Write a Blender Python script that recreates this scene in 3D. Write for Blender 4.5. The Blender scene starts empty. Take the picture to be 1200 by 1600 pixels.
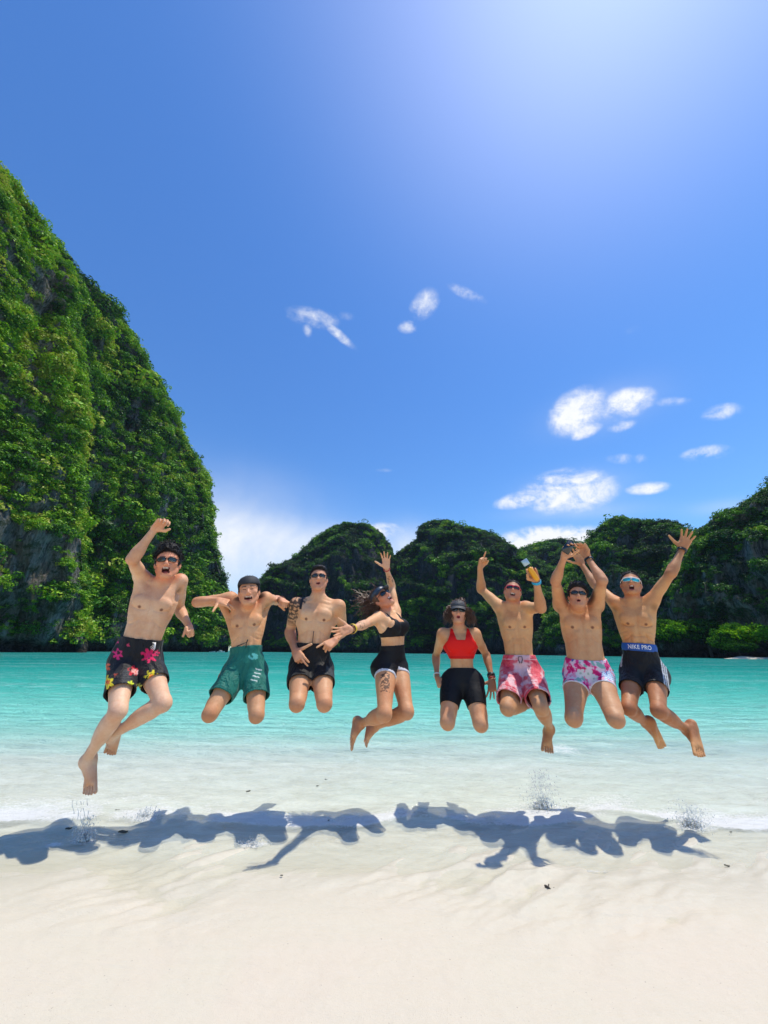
import bpy, math, random
import numpy as np
rnd = random.Random(7)
rng = np.random.default_rng(11)
scene = bpy.context.scene
COL = scene.collection
D2R = math.radians

# ------------------------------------------------------------------ camera, sky, sun, exposure
FPX = 577.8                      # focal length in pixels of the 1200x1600 photograph (13 mm equivalent)
CAM_Z, PITCH, ROLL = 1.12, D2R(20.7), D2R(0.55)
CAM = np.array([0.0, 0.0, CAM_Z])
_U0 = np.array([0, -math.sin(PITCH), math.cos(PITCH)])
CF = np.array([0, math.cos(PITCH), math.sin(PITCH)])
CR = math.cos(ROLL) * np.array([1.0, 0, 0]) + math.sin(ROLL) * _U0
CU = -math.sin(ROLL) * np.array([1.0, 0, 0]) + math.cos(ROLL) * _U0
cam = bpy.data.cameras.new('camera')
cam.sensor_fit = 'VERTICAL'; cam.sensor_height = 36; cam.sensor_width = 27
cam.lens = 36 * FPX / 1600
cam.clip_start = 0.05; cam.clip_end = 6000
camo = bpy.data.objects.new('camera', cam); COL.objects.link(camo)
from mathutils import Matrix, Vector
camo.matrix_world = Matrix(((CR[0], CU[0], -CF[0], 0), (CR[1], CU[1], -CF[1], 0), (CR[2], CU[2], -CF[2], CAM_Z), (0, 0, 0, 1)))
scene.camera = camo

SUN_EL, SUN_AZ = D2R(72), D2R(70)      # azimuth clockwise from +Y (the view direction) towards +X
SUN = np.array([math.sin(SUN_AZ) * math.cos(SUN_EL), math.cos(SUN_AZ) * math.cos(SUN_EL), math.sin(SUN_EL)])
sl = bpy.data.lights.new('sun', 'SUN'); sl.energy = 4.3; sl.angle = D2R(0.55); sl.color = (1.0, 0.93, 0.80)
so = bpy.data.objects.new('sun', sl); COL.objects.link(so)
so.rotation_euler = Vector(SUN).to_track_quat('Z', 'Y').to_euler()
so.location = (20, 10, 60)

scene.render.engine = 'CYCLES'
scene.view_settings.view_transform = 'Standard'
scene.view_settings.look = 'None'
scene.view_settings.exposure = 0.0
scene.view_settings.gamma = 1.0
scene.view_settings.use_curve_mapping = False
scene.cycles.max_bounces = 8
scene.cycles.diffuse_bounces = 4
scene.cycles.transparent_max_bounces = 16
scene.cycles.caustics_reflective = False
scene.cycles.caustics_refractive = False
scene.cycles.sample_clamp_indirect = 6.0
scene.cycles.use_denoising = True

def ray(px, py):
    d = (px - 600) / FPX * CR + (800 - py) / FPX * CU + CF
    return d
def P(px, py, Y):
    """World point on the sight line of a photograph pixel where it meets the vertical plane y = Y."""
    d = ray(px, py)
    return CAM + d * (Y / d[1])
def pix(p):
    v = np.asarray(p) - CAM
    f = v @ CF
    return 600 + FPX * (v @ CR) / f, 800 - FPX * (v @ CU) / f
def unit(v):
    v = np.asarray(v, float); n = np.linalg.norm(v)
    return v / n if n > 1e-9 else v

class NT:
    """Small helper for building node trees."""
    def __init__(s, tree): s.t = tree; s.n = tree.nodes; s.l = tree.links
    def add(s, typ, ins=None, **kw):
        n = s.n.new(typ)
        for k, v in kw.items(): setattr(n, k, v)
        if ins:
            for k, v in ins.items():
                sock = n.inputs[k]
                if isinstance(v, bpy.types.NodeSocket): s.l.new(v, sock)
                else: sock.default_value = v
        return n
    def math(s, op, a, b=None, clamp=False, c=None):
        n = s.n.new('ShaderNodeMath'); n.operation = op; n.use_clamp = clamp
        for i, v in enumerate((a, b, c)):
            if v is None: continue
            if isinstance(v, bpy.types.NodeSocket): s.l.new(v, n.inputs[i])
            else: n.inputs[i].default_value = v
        return n.outputs[0]
    def vmath(s, op, a, b=None, out=0):
        n = s.n.new('ShaderNodeVectorMath'); n.operation = op
        for i, v in enumerate((a, b)):
            if v is None: continue
            if isinstance(v, bpy.types.NodeSocket): s.l.new(v, n.inputs[i])
            else: n.inputs[i].default_value = v
        return n.outputs[out]
    def ramp(s, fac, stops, interp='LINEAR'):
        n = s.n.new('ShaderNodeValToRGB'); cr = n.color_ramp; cr.interpolation = interp
        while len(cr.elements) < len(stops): cr.elements.new(0.5)
        for e, (p, c) in zip(cr.elements, stops):
            e.position = p; e.color = (*c, 1) if len(c) == 3 else c
        s.l.new(fac, n.inputs[0]); return n.outputs[0]
    def mapr(s, v, a, b, c, d, smooth=False):
        n = s.n.new('ShaderNodeMapRange'); n.interpolation_type = 'SMOOTHSTEP' if smooth else 'LINEAR'
        s.l.new(v, n.inputs[0])
        for i, x in enumerate((a, b, c, d)): n.inputs[i + 1].default_value = x
        return n.outputs[0]
    def mixc(s, fac, a, b, mode='MIX'):
        n = s.n.new('ShaderNodeMix'); n.data_type = 'RGBA'; n.blend_type = mode
        for sock, v in ((n.inputs[0], fac), (n.inputs[6], a), (n.inputs[7], b)):
            if isinstance(v, bpy.types.NodeSocket): s.l.new(v, sock)
            elif sock == n.inputs[0]: sock.default_value = v
            else: sock.default_value = (*v, 1) if len(v) == 3 else v
        return n.outputs[2]
    def noise(s, vec, scale, detail=3, rough=0.5, dist=0.0, col=False):
        n = s.n.new('ShaderNodeTexNoise'); n.inputs['Scale'].default_value = scale
        n.inputs['Detail'].default_value = detail; n.inputs['Roughness'].default_value = rough
        n.inputs['Distortion'].default_value = dist
        if vec is not None: s.l.new(vec, n.inputs['Vector'])
        return n.outputs[1 if col else 0]

# ---- sky with its clouds
world = bpy.data.worlds.new('World'); scene.world = world; world.use_nodes = True
w = NT(world.node_tree); w.n.clear()
sky = w.add('ShaderNodeTexSky', sky_type='NISHITA')
sky.sun_disc = False; sky.sun_elevation = SUN_EL; sky.sun_rotation = SUN_AZ
sky.air_density = 1.3; sky.dust_density = 0.25; sky.ozone_density = 3.0; sky.altitude = 0
SKY_STRENGTH = 0.125
hsv = w.add('ShaderNodeHueSaturation', {'Hue': 0.508, 'Saturation': 1.18, 'Value': 1.0, 'Color': sky.outputs[0]})
dirv = w.add('ShaderNodeTexCoord').outputs['Generated']
nd = w.vmath('NORMALIZE', dirv)
skyc = w.mixc(1.0, hsv.outputs[0], (0.83, 1.15, 1.38), 'MULTIPLY')
# the sun's bright aureole in thin high haze
sd = w.vmath('DOT_PRODUCT', nd, tuple(SUN), out=1)
aur = w.mapr(sd, 0.62, 1.0, 0.0, 1.0)
aur = w.math('POWER', aur, 5.0)
aur2 = w.math('MULTIPLY', aur, 2.3)
addc = w.add('ShaderNodeCombineColor', {0: w.math('MULTIPLY', aur2, 1.15), 1: w.math('MULTIPLY', aur2, 0.98), 2: w.math('MULTIPLY', aur2, 1.0)})
skyc = w.mixc(1.0, skyc, addc.outputs[0], 'ADD')
# (px, py, half width, half height, rotation deg, strength) of each cloud seen in the photograph -> a direction on the sky
CLOUDS = [
 (902, 645, 46, 30, 38, 1.0), (975, 632, 44, 21, 12, .95), (972, 665, 22, 9, 10, .6), (915, 672, 26, 11, 25, .8),
 (1127, 644, 30, 12, 0, .62), (1104, 708, 40, 11, 8, .78), (980, 717, 36, 9, -4, .5), (1013, 763, 32, 9, 6, .85),
 (885, 768, 68, 30, 8, 1.05), (815, 780, 40, 12, 14, .85), (925, 760, 38, 20, 0, .7), (868, 848, 90, 24, 4, 1.3), (930, 842, 60, 16, 0, 1.0), (812, 852, 40, 12, 8, .9),
 (490, 497, 38, 15, -4, .58), (480, 512, 8, 14, 0, .5), (527, 521, 38, 7, -34, .62), (540, 494, 14, 8, 0, .3), (663, 476, 26, 18, 30, .62), (637, 511, 14, 10, 0, .7), (730, 459, 30, 9, -24, .62),
 (596, 829, 30, 11, 0, .8),
 (600, 735, 14, 4, 0, .3), (1050, 628, 28, 8, -10, .4), (990, 516, 16, 8, 0, .22),
]
wn = w.noise(w.vmath('MULTIPLY', nd, (1, 1, 1.5)), 13, 7, 0.6, 0.7)
wn_f = w.noise(nd, 55, 5, 0.65, 0.2)
tot = None
for (cx, cy, rx, ry, rot, st) in CLOUDS:
    d0 = unit(ray(cx, cy)); a = D2R(rot)
    ex = unit(ray(cx + rx * math.cos(a), cy - rx * math.sin(a))) - d0
    ey = unit(ray(cx + ry * math.sin(a), cy + ry * math.cos(a))) - d0
    rel = w.vmath('SUBTRACT', nd, tuple(d0))
    u = w.vmath('DOT_PRODUCT', rel, tuple(ex / (ex @ ex)), out=1)
    v = w.vmath('DOT_PRODUCT', rel, tuple(ey / (ey @ ey)), out=1)
    r2 = w.math('ADD', w.math('MULTIPLY', u, u), w.math('MULTIPLY', v, v))
    val = w.math('MULTIPLY', w.math('SUBTRACT', 1.0, w.math('MULTIPLY', r2, 0.5), clamp=True), st)
    tot = val if tot is None else w.math('MAXIMUM', tot, val)
nn = w.math('ADD', w.math('MULTIPLY', w.math('SUBTRACT', wn, 0.5), 2.5), w.math('MULTIPLY', w.math('SUBTRACT', wn_f, 0.5), 1.1))
dens = w.math('MULTIPLY', tot, w.math('ADD', 0.84, nn))
cmask = w.mapr(dens, 0.12, 0.95, 0.0, 1.0, True)
soft = None     # broad milky banks low in the sky
for (cx, cy, rx, ry, rot, st) in ((345, 842, 120, 62, -22, .95), (455, 848, 130, 34, -6, .75), (640, 858, 50, 34, 0, .75), (560, 832, 60, 12, 0, .3), (380, 900, 120, 60, 0, .45), (1135, 792, 60, 12, 12, .2), (900, 800, 110, 12, 4, .22), (868, 852, 100, 20, 4, .8), (890, 768, 80, 26, 8, .3), (935, 640, 90, 30, 12, .22), (420, 770, 120, 40, -15, .12)):
    d0 = unit(ray(cx, cy)); a = D2R(rot)
    ex = unit(ray(cx + rx * math.cos(a), cy - rx * math.sin(a))) - d0
    ey = unit(ray(cx + ry * math.sin(a), cy + ry * math.cos(a))) - d0
    rel = w.vmath('SUBTRACT', nd, tuple(d0))
    u = w.vmath('DOT_PRODUCT', rel, tuple(ex / (ex @ ex)), out=1); v = w.vmath('DOT_PRODUCT', rel, tuple(ey / (ey @ ey)), out=1)
    r2 = w.math('ADD', w.math('MULTIPLY', u, u), w.math('MULTIPLY', v, v))
    val = w.math('MULTIPLY', w.math('POWER', 2.718, w.math('MULTIPLY', r2, -1.1)), st)
    soft = val if soft is None else w.math('SUBTRACT', w.math('ADD', soft, val), w.math('MULTIPLY', soft, val))
soft = w.math('MULTIPLY', soft, w.mapr(w.noise(nd, 7, 4, .55, .5), .3, .6, .65, 1.0), clamp=True)
cmask = w.math('SUBTRACT', w.math('ADD', cmask, soft), w.math('MULTIPLY', cmask, soft), clamp=True)
# horizon milkiness low over the sea
cloudc = w.mixc(wn_f, (7.2, 7.5, 8.0), (8.6, 8.7, 8.8))
final = w.mixc(cmask, skyc, cloudc)
bg = w.add('ShaderNodeBackground', {'Color': final, 'Strength': SKY_STRENGTH})
w.l.new(bg.outputs[0], w.add('ShaderNodeOutputWorld').inputs[0])

# ------------------------------------------------------------------ numpy helpers
_perm = np.random.default_rng(5).permutation(256).astype(np.int32); _perm = np.concatenate([_perm, _perm, _perm])
_grad = np.random.default_rng(6).normal(size=(256, 3)); _grad /= np.linalg.norm(_grad, axis=1)[:, None]; _grad = _grad.astype(np.float32)
def perlin(p):
    p = np.asarray(p, np.float32); i = np.floor(p).astype(np.int32); f = p - i
    u = f * f * f * (f * (f * 6 - 15) + 10); i &= 255
    r = 0
    for dx in (0, 1):
        for dy in (0, 1):
            for dz in (0, 1):
                h = _perm[_perm[_perm[(i[..., 0] + dx) & 255] + ((i[..., 1] + dy) & 255)] + ((i[..., 2] + dz) & 255)]
                g = _grad[h]
                d = g[..., 0] * (f[..., 0] - dx) + g[..., 1] * (f[..., 1] - dy) + g[..., 2] * (f[..., 2] - dz)
                wx = u[..., 0] if dx else 1 - u[..., 0]; wy = u[..., 1] if dy else 1 - u[..., 1]; wz = u[..., 2] if dz else 1 - u[..., 2]
                r = r + d * wx * wy * wz
    return r * 1.5
def fbm(p, octv=4, gain=0.5, lac=2.03):
    p = np.asarray(p, np.float32); a = 1; s = 0
    for k in range(octv):
        s = s + a * perlin(p + 17.3 * k); p = p * lac; a *= gain
    return s
def smooth01(x, a, b):
    t = np.clip((x - a) / (b - a), 0, 1); return t * t * (3 - 2 * t)

def tag(o, label=None, cat=None, group=None, kind=None):
    if label: o['label'] = label
    if cat: o['category'] = cat
    if group: o['group'] = group
    if kind: o['kind'] = kind
    return o
def mk(name, V, F, mat=None, parent=None, smooth=True, colors=None, attrs=None):
    """One mesh object from arrays (F: n x 3 or n x 4, or a list of index lists)."""
    me = bpy.data.meshes.new(name)
    V = np.asarray(V, np.float32).reshape(-1, 3)
    if isinstance(F, list) and len(F) and len({len(f) for f in F}) > 1:
        me.from_pydata(V.tolist(), [], F)
    else:
        F = np.asarray(F, np.int32); n, k = F.shape
        me.vertices.add(len(V)); me.vertices.foreach_set('co', V.ravel())
        me.loops.add(n * k); me.loops.foreach_set('vertex_index', F.ravel())
        me.polygons.add(n); me.polygons.foreach_set('loop_start', np.arange(0, n * k, k, dtype=np.int32))
        try: me.polygons.foreach_set('loop_total', np.full(n, k, np.int32))
        except Exception: pass
        me.update(calc_edges=True); me.validate()
    if smooth: me.polygons.foreach_set('use_smooth', np.ones(len(me.polygons), bool))
    if colors is not None:
        ca = me.color_attributes.new('Col', 'FLOAT_COLOR', 'POINT')
        c4 = np.ones((len(V), 4), np.float32); c4[:, :3] = colors
        ca.data.foreach_set('color', c4.ravel())
    for k_, v_ in (attrs or {}).items():
        at = me.attributes.new(k_, 'FLOAT', 'POINT'); at.data.foreach_set('value', np.asarray(v_, np.float32).ravel())
    if mat: me.materials.append(mat)
    o = bpy.data.objects.new(name, me); COL.objects.link(o)
    if parent is not None: o.parent = parent
    return o
def empty(name, loc):
    o = bpy.data.objects.new(name, None); COL.objects.link(o); o.location = Vector(loc); o.empty_display_size = 0.2
    return o
def adopt(o, root):
    """Parent a mesh built in world coordinates to a root that stands somewhere else."""
    o.parent = root; o.matrix_parent_inverse = Matrix.Translation(-Vector(root.location)); return o
def grid_faces(nu, nv):
    a = np.arange(nu * nv).reshape(nu, nv)
    return np.stack([a[:-1, :-1], a[1:, :-1], a[1:, 1:], a[:-1, 1:]], -1).reshape(-1, 4)
class Geo:
    def __init__(s): s.V = []; s.F = []; s.n = 0
    def add(s, V, F):
        V = np.asarray(V, float).reshape(-1, 3)
        s.V.append(V); s.F += [[int(i) + s.n for i in f] for f in F]; s.n += len(V)
    def tube(s, pts, rad, sides=6, cap=True):
        pts = np.asarray(pts, float); n = len(pts); rad = np.broadcast_to(rad, (n,))
        tan = np.gradient(pts, axis=0); ref = np.array([0.1, 0.2, 1.0])
        V = []
        for p, t, r in zip(pts, tan, rad):
            t = unit(t); a = np.cross(t, ref)
            if np.linalg.norm(a) < 1e-3: a = np.cross(t, [1, 0, 0])
            a = unit(a); b = np.cross(t, a)
            for k in range(sides):
                th = 2 * math.pi * k / sides; V.append(p + r * (math.cos(th) * a + math.sin(th) * b))
        F = []
        for i in range(n - 1):
            for k in range(sides):
                k2 = (k + 1) % sides
                F.append([i * sides + k, i * sides + k2, (i + 1) * sides + k2, (i + 1) * sides + k])
        if cap:
            F.append(list(range(sides))[::-1]); F.append([(n - 1) * sides + k for k in range(sides)])
        s.add(V, F)
    def box(s, c, ax, h):
        c = np.asarray(c, float); ax = [np.asarray(a, float) for a in ax]
        V = [c + sx * h[0] * ax[0] + sy * h[1] * ax[1] + sz * h[2] * ax[2] for sx in (-1, 1) for sy in (-1, 1) for sz in (-1, 1)]
        s.add(V, [[0, 1, 3, 2], [4, 6, 7, 5], [0, 4, 5, 1], [2, 3, 7, 6], [0, 2, 6, 4], [1, 5, 7, 3]])
    def ball(s, c, r, nu=8, nv=6, squash=(1, 1, 1)):
        V = []; F = []
        for i in range(nv + 1):
            ph = math.pi * i / nv
            for k in range(nu):
                th = 2 * math.pi * k / nu
                V.append(np.array(c) + r * np.array([math.sin(ph) * math.cos(th) * squash[0], math.sin(ph) * math.sin(th) * squash[1], math.cos(ph) * squash[2]]))
        for i in range(nv):
            for k in range(nu):
                k2 = (k + 1) % nu; F.append([i * nu + k, (i + 1) * nu + k, (i + 1) * nu + k2, i * nu + k2])
        s.add(V, F)
    def build(s, name, mat, parent=None, smooth=True, root=None, colors=None):
        o = mk(name, np.concatenate(s.V), s.F, mat, parent, smooth, colors)
        if root is not None: adopt(o, root)
        return o

# ------------------------------------------------------------------ materials
def mat_new(name):
    m = bpy.data.materials.new(name); m.use_nodes = True
    t = NT(m.node_tree); t.n.clear()
    out = t.add('ShaderNodeOutputMaterial')
    return m, t, out
def simple(name, col, rough=0.5, metal=0.0, spec=0.5, var=0.0, scale=20, coat=0.0, bump=0.0):
    m, t, out = mat_new(name)
    b = t.add('ShaderNodeBsdfPrincipled', {'Roughness': rough, 'Metallic': metal, 'Specular IOR Level': spec, 'Coat Weight': coat})
    tc = t.add('ShaderNodeTexCoord').outputs['Object']
    n = t.noise(tc, scale, 4, 0.6)
    c = t.mixc(n, tuple(max(0, x * (1 - var)) for x in col), tuple(x * (1 + var) for x in col))
    t.l.new(c, b.inputs['Base Color'])
    if bump:
        bp = t.add('ShaderNodeBump', {'Strength': bump, 'Distance': 0.01, 'Height': n}); t.l.new(bp.outputs[0], b.inputs['Normal'])
    t.l.new(b.outputs[0], out.inputs[0])
    return m

# ---- skin: colour from the body's own attribute plus pores and blotches
M = {}
m, t, out = mat_new('skin')
ca = t.add('ShaderNodeAttribute', attribute_name='Col').outputs['Color']
tc = t.add('ShaderNodeTexCoord').outputs['Object']
n1 = t.noise(tc, 7, 6, 0.66); n2 = t.noise(tc, 110, 4, 0.7)
c = t.mixc(t.mapr(n1, .3, .7, 0, 1), ca, t.mixc(1.0, ca, (0.84, 0.66, 0.58), 'MULTIPLY'))
c = t.mixc(t.mapr(n2, .35, .75, 0, .35), c, t.mixc(1.0, c, (0.8, 0.7, 0.62), 'MULTIPLY'))
b = t.add('ShaderNodeBsdfPrincipled', {'Base Color': c, 'Roughness': 0.42, 'Specular IOR Level': 0.32, 'Subsurface Weight': 0.12, 'Subsurface Radius': (0.02, 0.008, 0.004), 'Subsurface Scale': 0.6})
b.subsurface_method = 'RANDOM_WALK'
t.l.new(t.mapr(n1, .3, .7, .46, .64), b.inputs['Roughness'])
bp = t.add('ShaderNodeBump', {'Strength': 0.5, 'Distance': 0.008, 'Height': t.noise(tc, 26, 6, 0.62)}); t.l.new(bp.outputs[0], b.inputs['Normal'])
t.l.new(b.outputs[0], out.inputs[0]); M['skin'] = m
# ---- cloth: printed colour attribute, weave and soft wrinkles
m, t, out = mat_new('swim_cloth')
ca = t.add('ShaderNodeAttribute', attribute_name='Col').outputs['Color']
tc = t.add('ShaderNodeTexCoord').outputs['Object']
wr = t.noise(t.vmath('MULTIPLY', tc, (1, 1, 0.4)), 9, 3, 0.5, 1.2)
c = t.mixc(t.mapr(t.noise(tc, 300, 2, 0.5), .3, .7, 0, .3), ca, t.mixc(1.0, ca, (0.7, 0.7, 0.72), 'MULTIPLY'))
b = t.add('ShaderNodeBsdfPrincipled', {'Base Color': c, 'Roughness': 0.62, 'Specular IOR Level': 0.3, 'Sheen Weight': 0.08})
bp = t.add('ShaderNodeBump', {'Strength': 0.8, 'Distance': 0.05, 'Height': wr}); t.l.new(bp.outputs[0], b.inputs['Normal'])
t.l.new(b.outputs[0], out.inputs[0]); M['cloth'] = m
m, t, out = mat_new('stretch_fabric')
ca = t.add('ShaderNodeAttribute', attribute_name='Col').outputs['Color']
tc = t.add('ShaderNodeTexCoord').outputs['Object']
b = t.add('ShaderNodeBsdfPrincipled', {'Base Color': ca, 'Roughness': 0.62, 'Specular IOR Level': 0.25})
bp = t.add('ShaderNodeBump', {'Strength': 0.25, 'Distance': 0.01, 'Height': t.noise(tc, 22, 4, 0.6, 0.5)}); t.l.new(bp.outputs[0], b.inputs['Normal'])
t.l.new(b.outputs[0], out.inputs[0]); M['stretch'] = m
M['hair_black'] = simple('hair_black', (0.012, 0.010, 0.010), 0.55, spec=0.25, var=0.5, scale=90, bump=0.5)
M['hair_brown'] = simple('hair_brown', (0.10, 0.045, 0.025), 0.4, spec=0.5, var=0.6, scale=60)
M['lens_dark'] = simple('lens_dark', (0.008, 0.009, 0.009), 0.06, spec=0.9, var=0.1)
M['lens_green'] = simple('lens_green', (0.02, 0.03, 0.025), 0.06, spec=0.9, var=0.1)
M['lens_mirror'] = simple('lens_mirror', (0.05, 0.55, 0.62), 0.1, metal=0.55, spec=0.8, var=0.35, scale=40)
M['frame_black'] = simple('frame_black', (0.015, 0.013, 0.012), 0.3)
M['frame_red'] = simple('frame_red', (0.55, 0.02, 0.07), 0.3)
M['frame_white'] = simple('frame_white', (0.8, 0.8, 0.8), 0.3)
M['frame_brown'] = simple('frame_brown', (0.07, 0.025, 0.015), 0.3)
M['band_yellow'] = simple('band_yellow', (0.75, 0.5, 0.03), 0.45)
M['band_red'] = simple('band_red', (0.5, 0.05, 0.05), 0.5)
M['band_black'] = simple('band_black', (0.012, 0.012, 0.013), 0.4)
M['band_brown'] = simple('band_brown', (0.2, 0.06, 0.03), 0.5)
M['band_white'] = simple('band_white', (0.75, 0.73, 0.7), 0.5)
M['band_blue'] = simple('band_blue', (0.02, 0.38, 0.62), 0.45)
M['cap_black'] = simple('cap_black', (0.02, 0.021, 0.024), 0.7, var=0.3, scale=200, bump=0.3)
M['cap_grey'] = simple('cap_grey', (0.05, 0.055, 0.06), 0.65, var=0.5, scale=60, bump=0.3)
M['visor_blue'] = simple('visor_blue', (0.03, 0.05, 0.08), 0.45, var=0.3, scale=60)
M['grip_orange'] = simple('grip_orange', (0.85, 0.38, 0.01), 0.42, var=0.12, scale=60)
M['plastic_clear'] = simple('plastic_clear', (0.45, 0.55, 0.58), 0.12, metal=0.3, spec=0.8, var=0.2)
M['black_plastic'] = simple('black_plastic', (0.01, 0.01, 0.011), 0.25, spec=0.6)
M['print_white'] = simple('print_white', (0.8, 0.8, 0.8), 0.5)
M['print_cyan'] = simple('print_cyan', (0.25, 0.62, 0.62), 0.5)
M['cord_black'] = simple('cord_black', (0.02, 0.02, 0.02), 0.6)
M['twig'] = simple('twig_bark', (0.06, 0.045, 0.035), 0.7, var=0.5, scale=150)
M['dead_leaf'] = simple('dead_leaf', (0.05, 0.05, 0.03), 0.6, var=0.5, scale=120)
M['boat_white'] = simple('boat_white', (0.8, 0.8, 0.78), 0.35, var=0.05)
M['boat_dark'] = simple('boat_dark', (0.05, 0.06, 0.08), 0.3)
M['bark'] = simple('bark', (0.10, 0.08, 0.06), 0.85, var=0.4, scale=3)

# ------------------------------------------------------------------ the beach: one sheet out to the horizon
WL = -0.006
KS = CAM_Z / 1.17
def seabed(x, y):
    """Height of sand at a ground position (arrays)."""
    x = np.asarray(x) / KS; y = np.asarray(y) / KS
    yy = y - 0.06 * x                                   # the waterline runs slightly oblique
    z = np.interp(yy, [-80, -20, 0, 2.3, 3.2, 4.0, 5.2, 6.2, 10, 20, 60, 200, 3000],
                  [2.6, 0.9, 0.035, 0.0, -0.020, -0.060, -0.12, -0.25, -0.80, -1.9, -4.6, -9, -12])
    return z
def fan(rows, naz, azmax, y0f=None):
    """Fan-shaped sheet in front of the camera: rows of ground distance, columns of direction."""
    az = np.linspace(-azmax, azmax, naz)
    Y, A = np.meshgrid(rows, az, indexing='ij')
    return Y * np.tan(A), Y
nearrows = np.concatenate([np.geomspace(0.6, 2.2, 60), np.geomspace(2.2, 7.0, 330)[1:], np.geomspace(7.0, 60, 120)[1:], np.geomspace(60, 2500, 60)[1:]])
X, Y = fan(nearrows, 420, D2R(66))
Z = seabed(X * KS, Y * KS)
near = smooth01(-Y, -9, -5)
# swash-worn relief: low long undulations, small oblique ripples where the last wave ran back
sx, sy = X + 0.35 * fbm(np.stack([X * .8, Y * .8, X * 0], -1), 2), Y
und = fbm(np.stack([X * 0.55, Y * 0.8, X * 0 + 3], -1), 3) * 0.006
rip = fbm(np.stack([(X * 0.8 + Y * 1.0) * 2.2, (Y * 0.8 - X * 0.55) * 9, X * 0 + 7], -1), 4) * 0.026
ripm = (.18 + smooth01(Y, 1.9, 2.7)) * smooth01(fbm(np.stack([X * .7, Y * 1.2, X * 0 + 9], -1), 2), -.6, .25)
fine = fbm(np.stack([X * 14, Y * 18, X * 0], -1), 2) * 0.0007
Z = Z + near * (und + rip * ripm + fine)
wet = smooth01(Y - 0.05 * X + 0.22 * fbm(np.stack([X * 1.1, Y * .6, X * 0 + 5], -1), 3), 1.9, 2.8)
m, t, out = mat_new('beach_sand')
gp = t.add('ShaderNodeNewGeometry').outputs['Position']
wetn = t.add('ShaderNodeAttribute', attribute_name='wet').outputs['Fac']
g1 = t.noise(gp, 1.1, 5, 0.6, 0.6); g2 = t.noise(gp, 260, 3, 0.7); g3 = t.noise(gp, 22, 4, 0.6)
st = t.noise(t.vmath('MULTIPLY', gp, (1.1, 6.0, 1)), 1.6, 6, 0.62, 1.4)
dry = t.mixc(t.mapr(g1, .3, .7, 0, 1), (0.66, 0.605, 0.475), (0.685, 0.595, 0.475))
wetc = t.mixc(t.mapr(st, .35, .65, 0, 1), (0.62, 0.58, 0.455), (0.67, 0.615, 0.485))
c = t.mixc(wetn, dry, wetc)
c = t.mixc(t.mapr(g2, .3, .75, 0.0, .35), c, t.mixc(1.0, c, (0.80, 0.76, 0.70), 'MULTIPLY'))
c = t.mixc(t.mapr(g3, .45, .75, 0.0, .25), c, t.mixc(1.0, c, (0.88, 0.87, 0.84), 'MULTIPLY'))
spk = t.mapr(t.noise(gp, 90, 2, 0.5), .73, .76, 0, .55)
c = t.mixc(spk, c, (0.28, 0.22, 0.17))
b = t.add('ShaderNodeBsdfPrincipled', {'Base Color': c, 'Specular IOR Level': 0.35})
t.l.new(t.mapr(wetn, 0, 1, .9, .26), b.inputs['Roughness'])
hh = t.math('ADD', t.math('MULTIPLY', g2, 0.35), t.math('ADD', t.math('MULTIPLY', st, 1.0), t.math('MULTIPLY', g3, 0.5)))
bp = t.add('ShaderNodeBump', {'Strength': 0.6, 'Distance': 0.012, 'Height': hh}); t.l.new(bp.outputs[0], b.inputs['Normal'])
t.l.new(b.outputs[0], out.inputs[0]); M['sand'] = m
tag(mk('beach_sand', np.stack([X * KS, Y * KS, Z], -1), grid_faces(*X.shape)[:, ::-1], m, attrs={'wet': wet}), kind='structure')
# the beach beside and behind the photographer
rr = np.concatenate([[0.0], np.geomspace(0.6, 400, 40)])
th = np.linspace(D2R(66 + 90), D2R(270 + 114), 60)     # from the left edge of the fan round the back to the right edge
th = math.pi / 2 + np.linspace(D2R(66), D2R(360 - 66), 80)
R_, T_ = np.meshgrid(rr, th, indexing='ij')
Xb, Yb = R_ * np.cos(T_), R_ * np.sin(T_)
# meet the fan's first row: inside 0.6 m ground distance a small wedge is filled by the same sheet
tag(mk('beach_sand', np.stack([Xb, Yb, seabed(Xb, Yb) - 0.002], -1), grid_faces(*Xb.shape), m, attrs={'wet': np.zeros(Xb.size)}), kind='structure')
A_ = np.array([[0, 0, 0.03], [-0.6 * math.tan(D2R(66)) * 1.01, 0.61, 0.02], [0.6 * math.tan(D2R(66)) * 1.01, 0.61, 0.02]])
tag(mk('beach_sand', A_, np.array([[0, 2, 1]]), m, attrs={'wet': [0, 0, 0]}), kind='structure')

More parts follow.
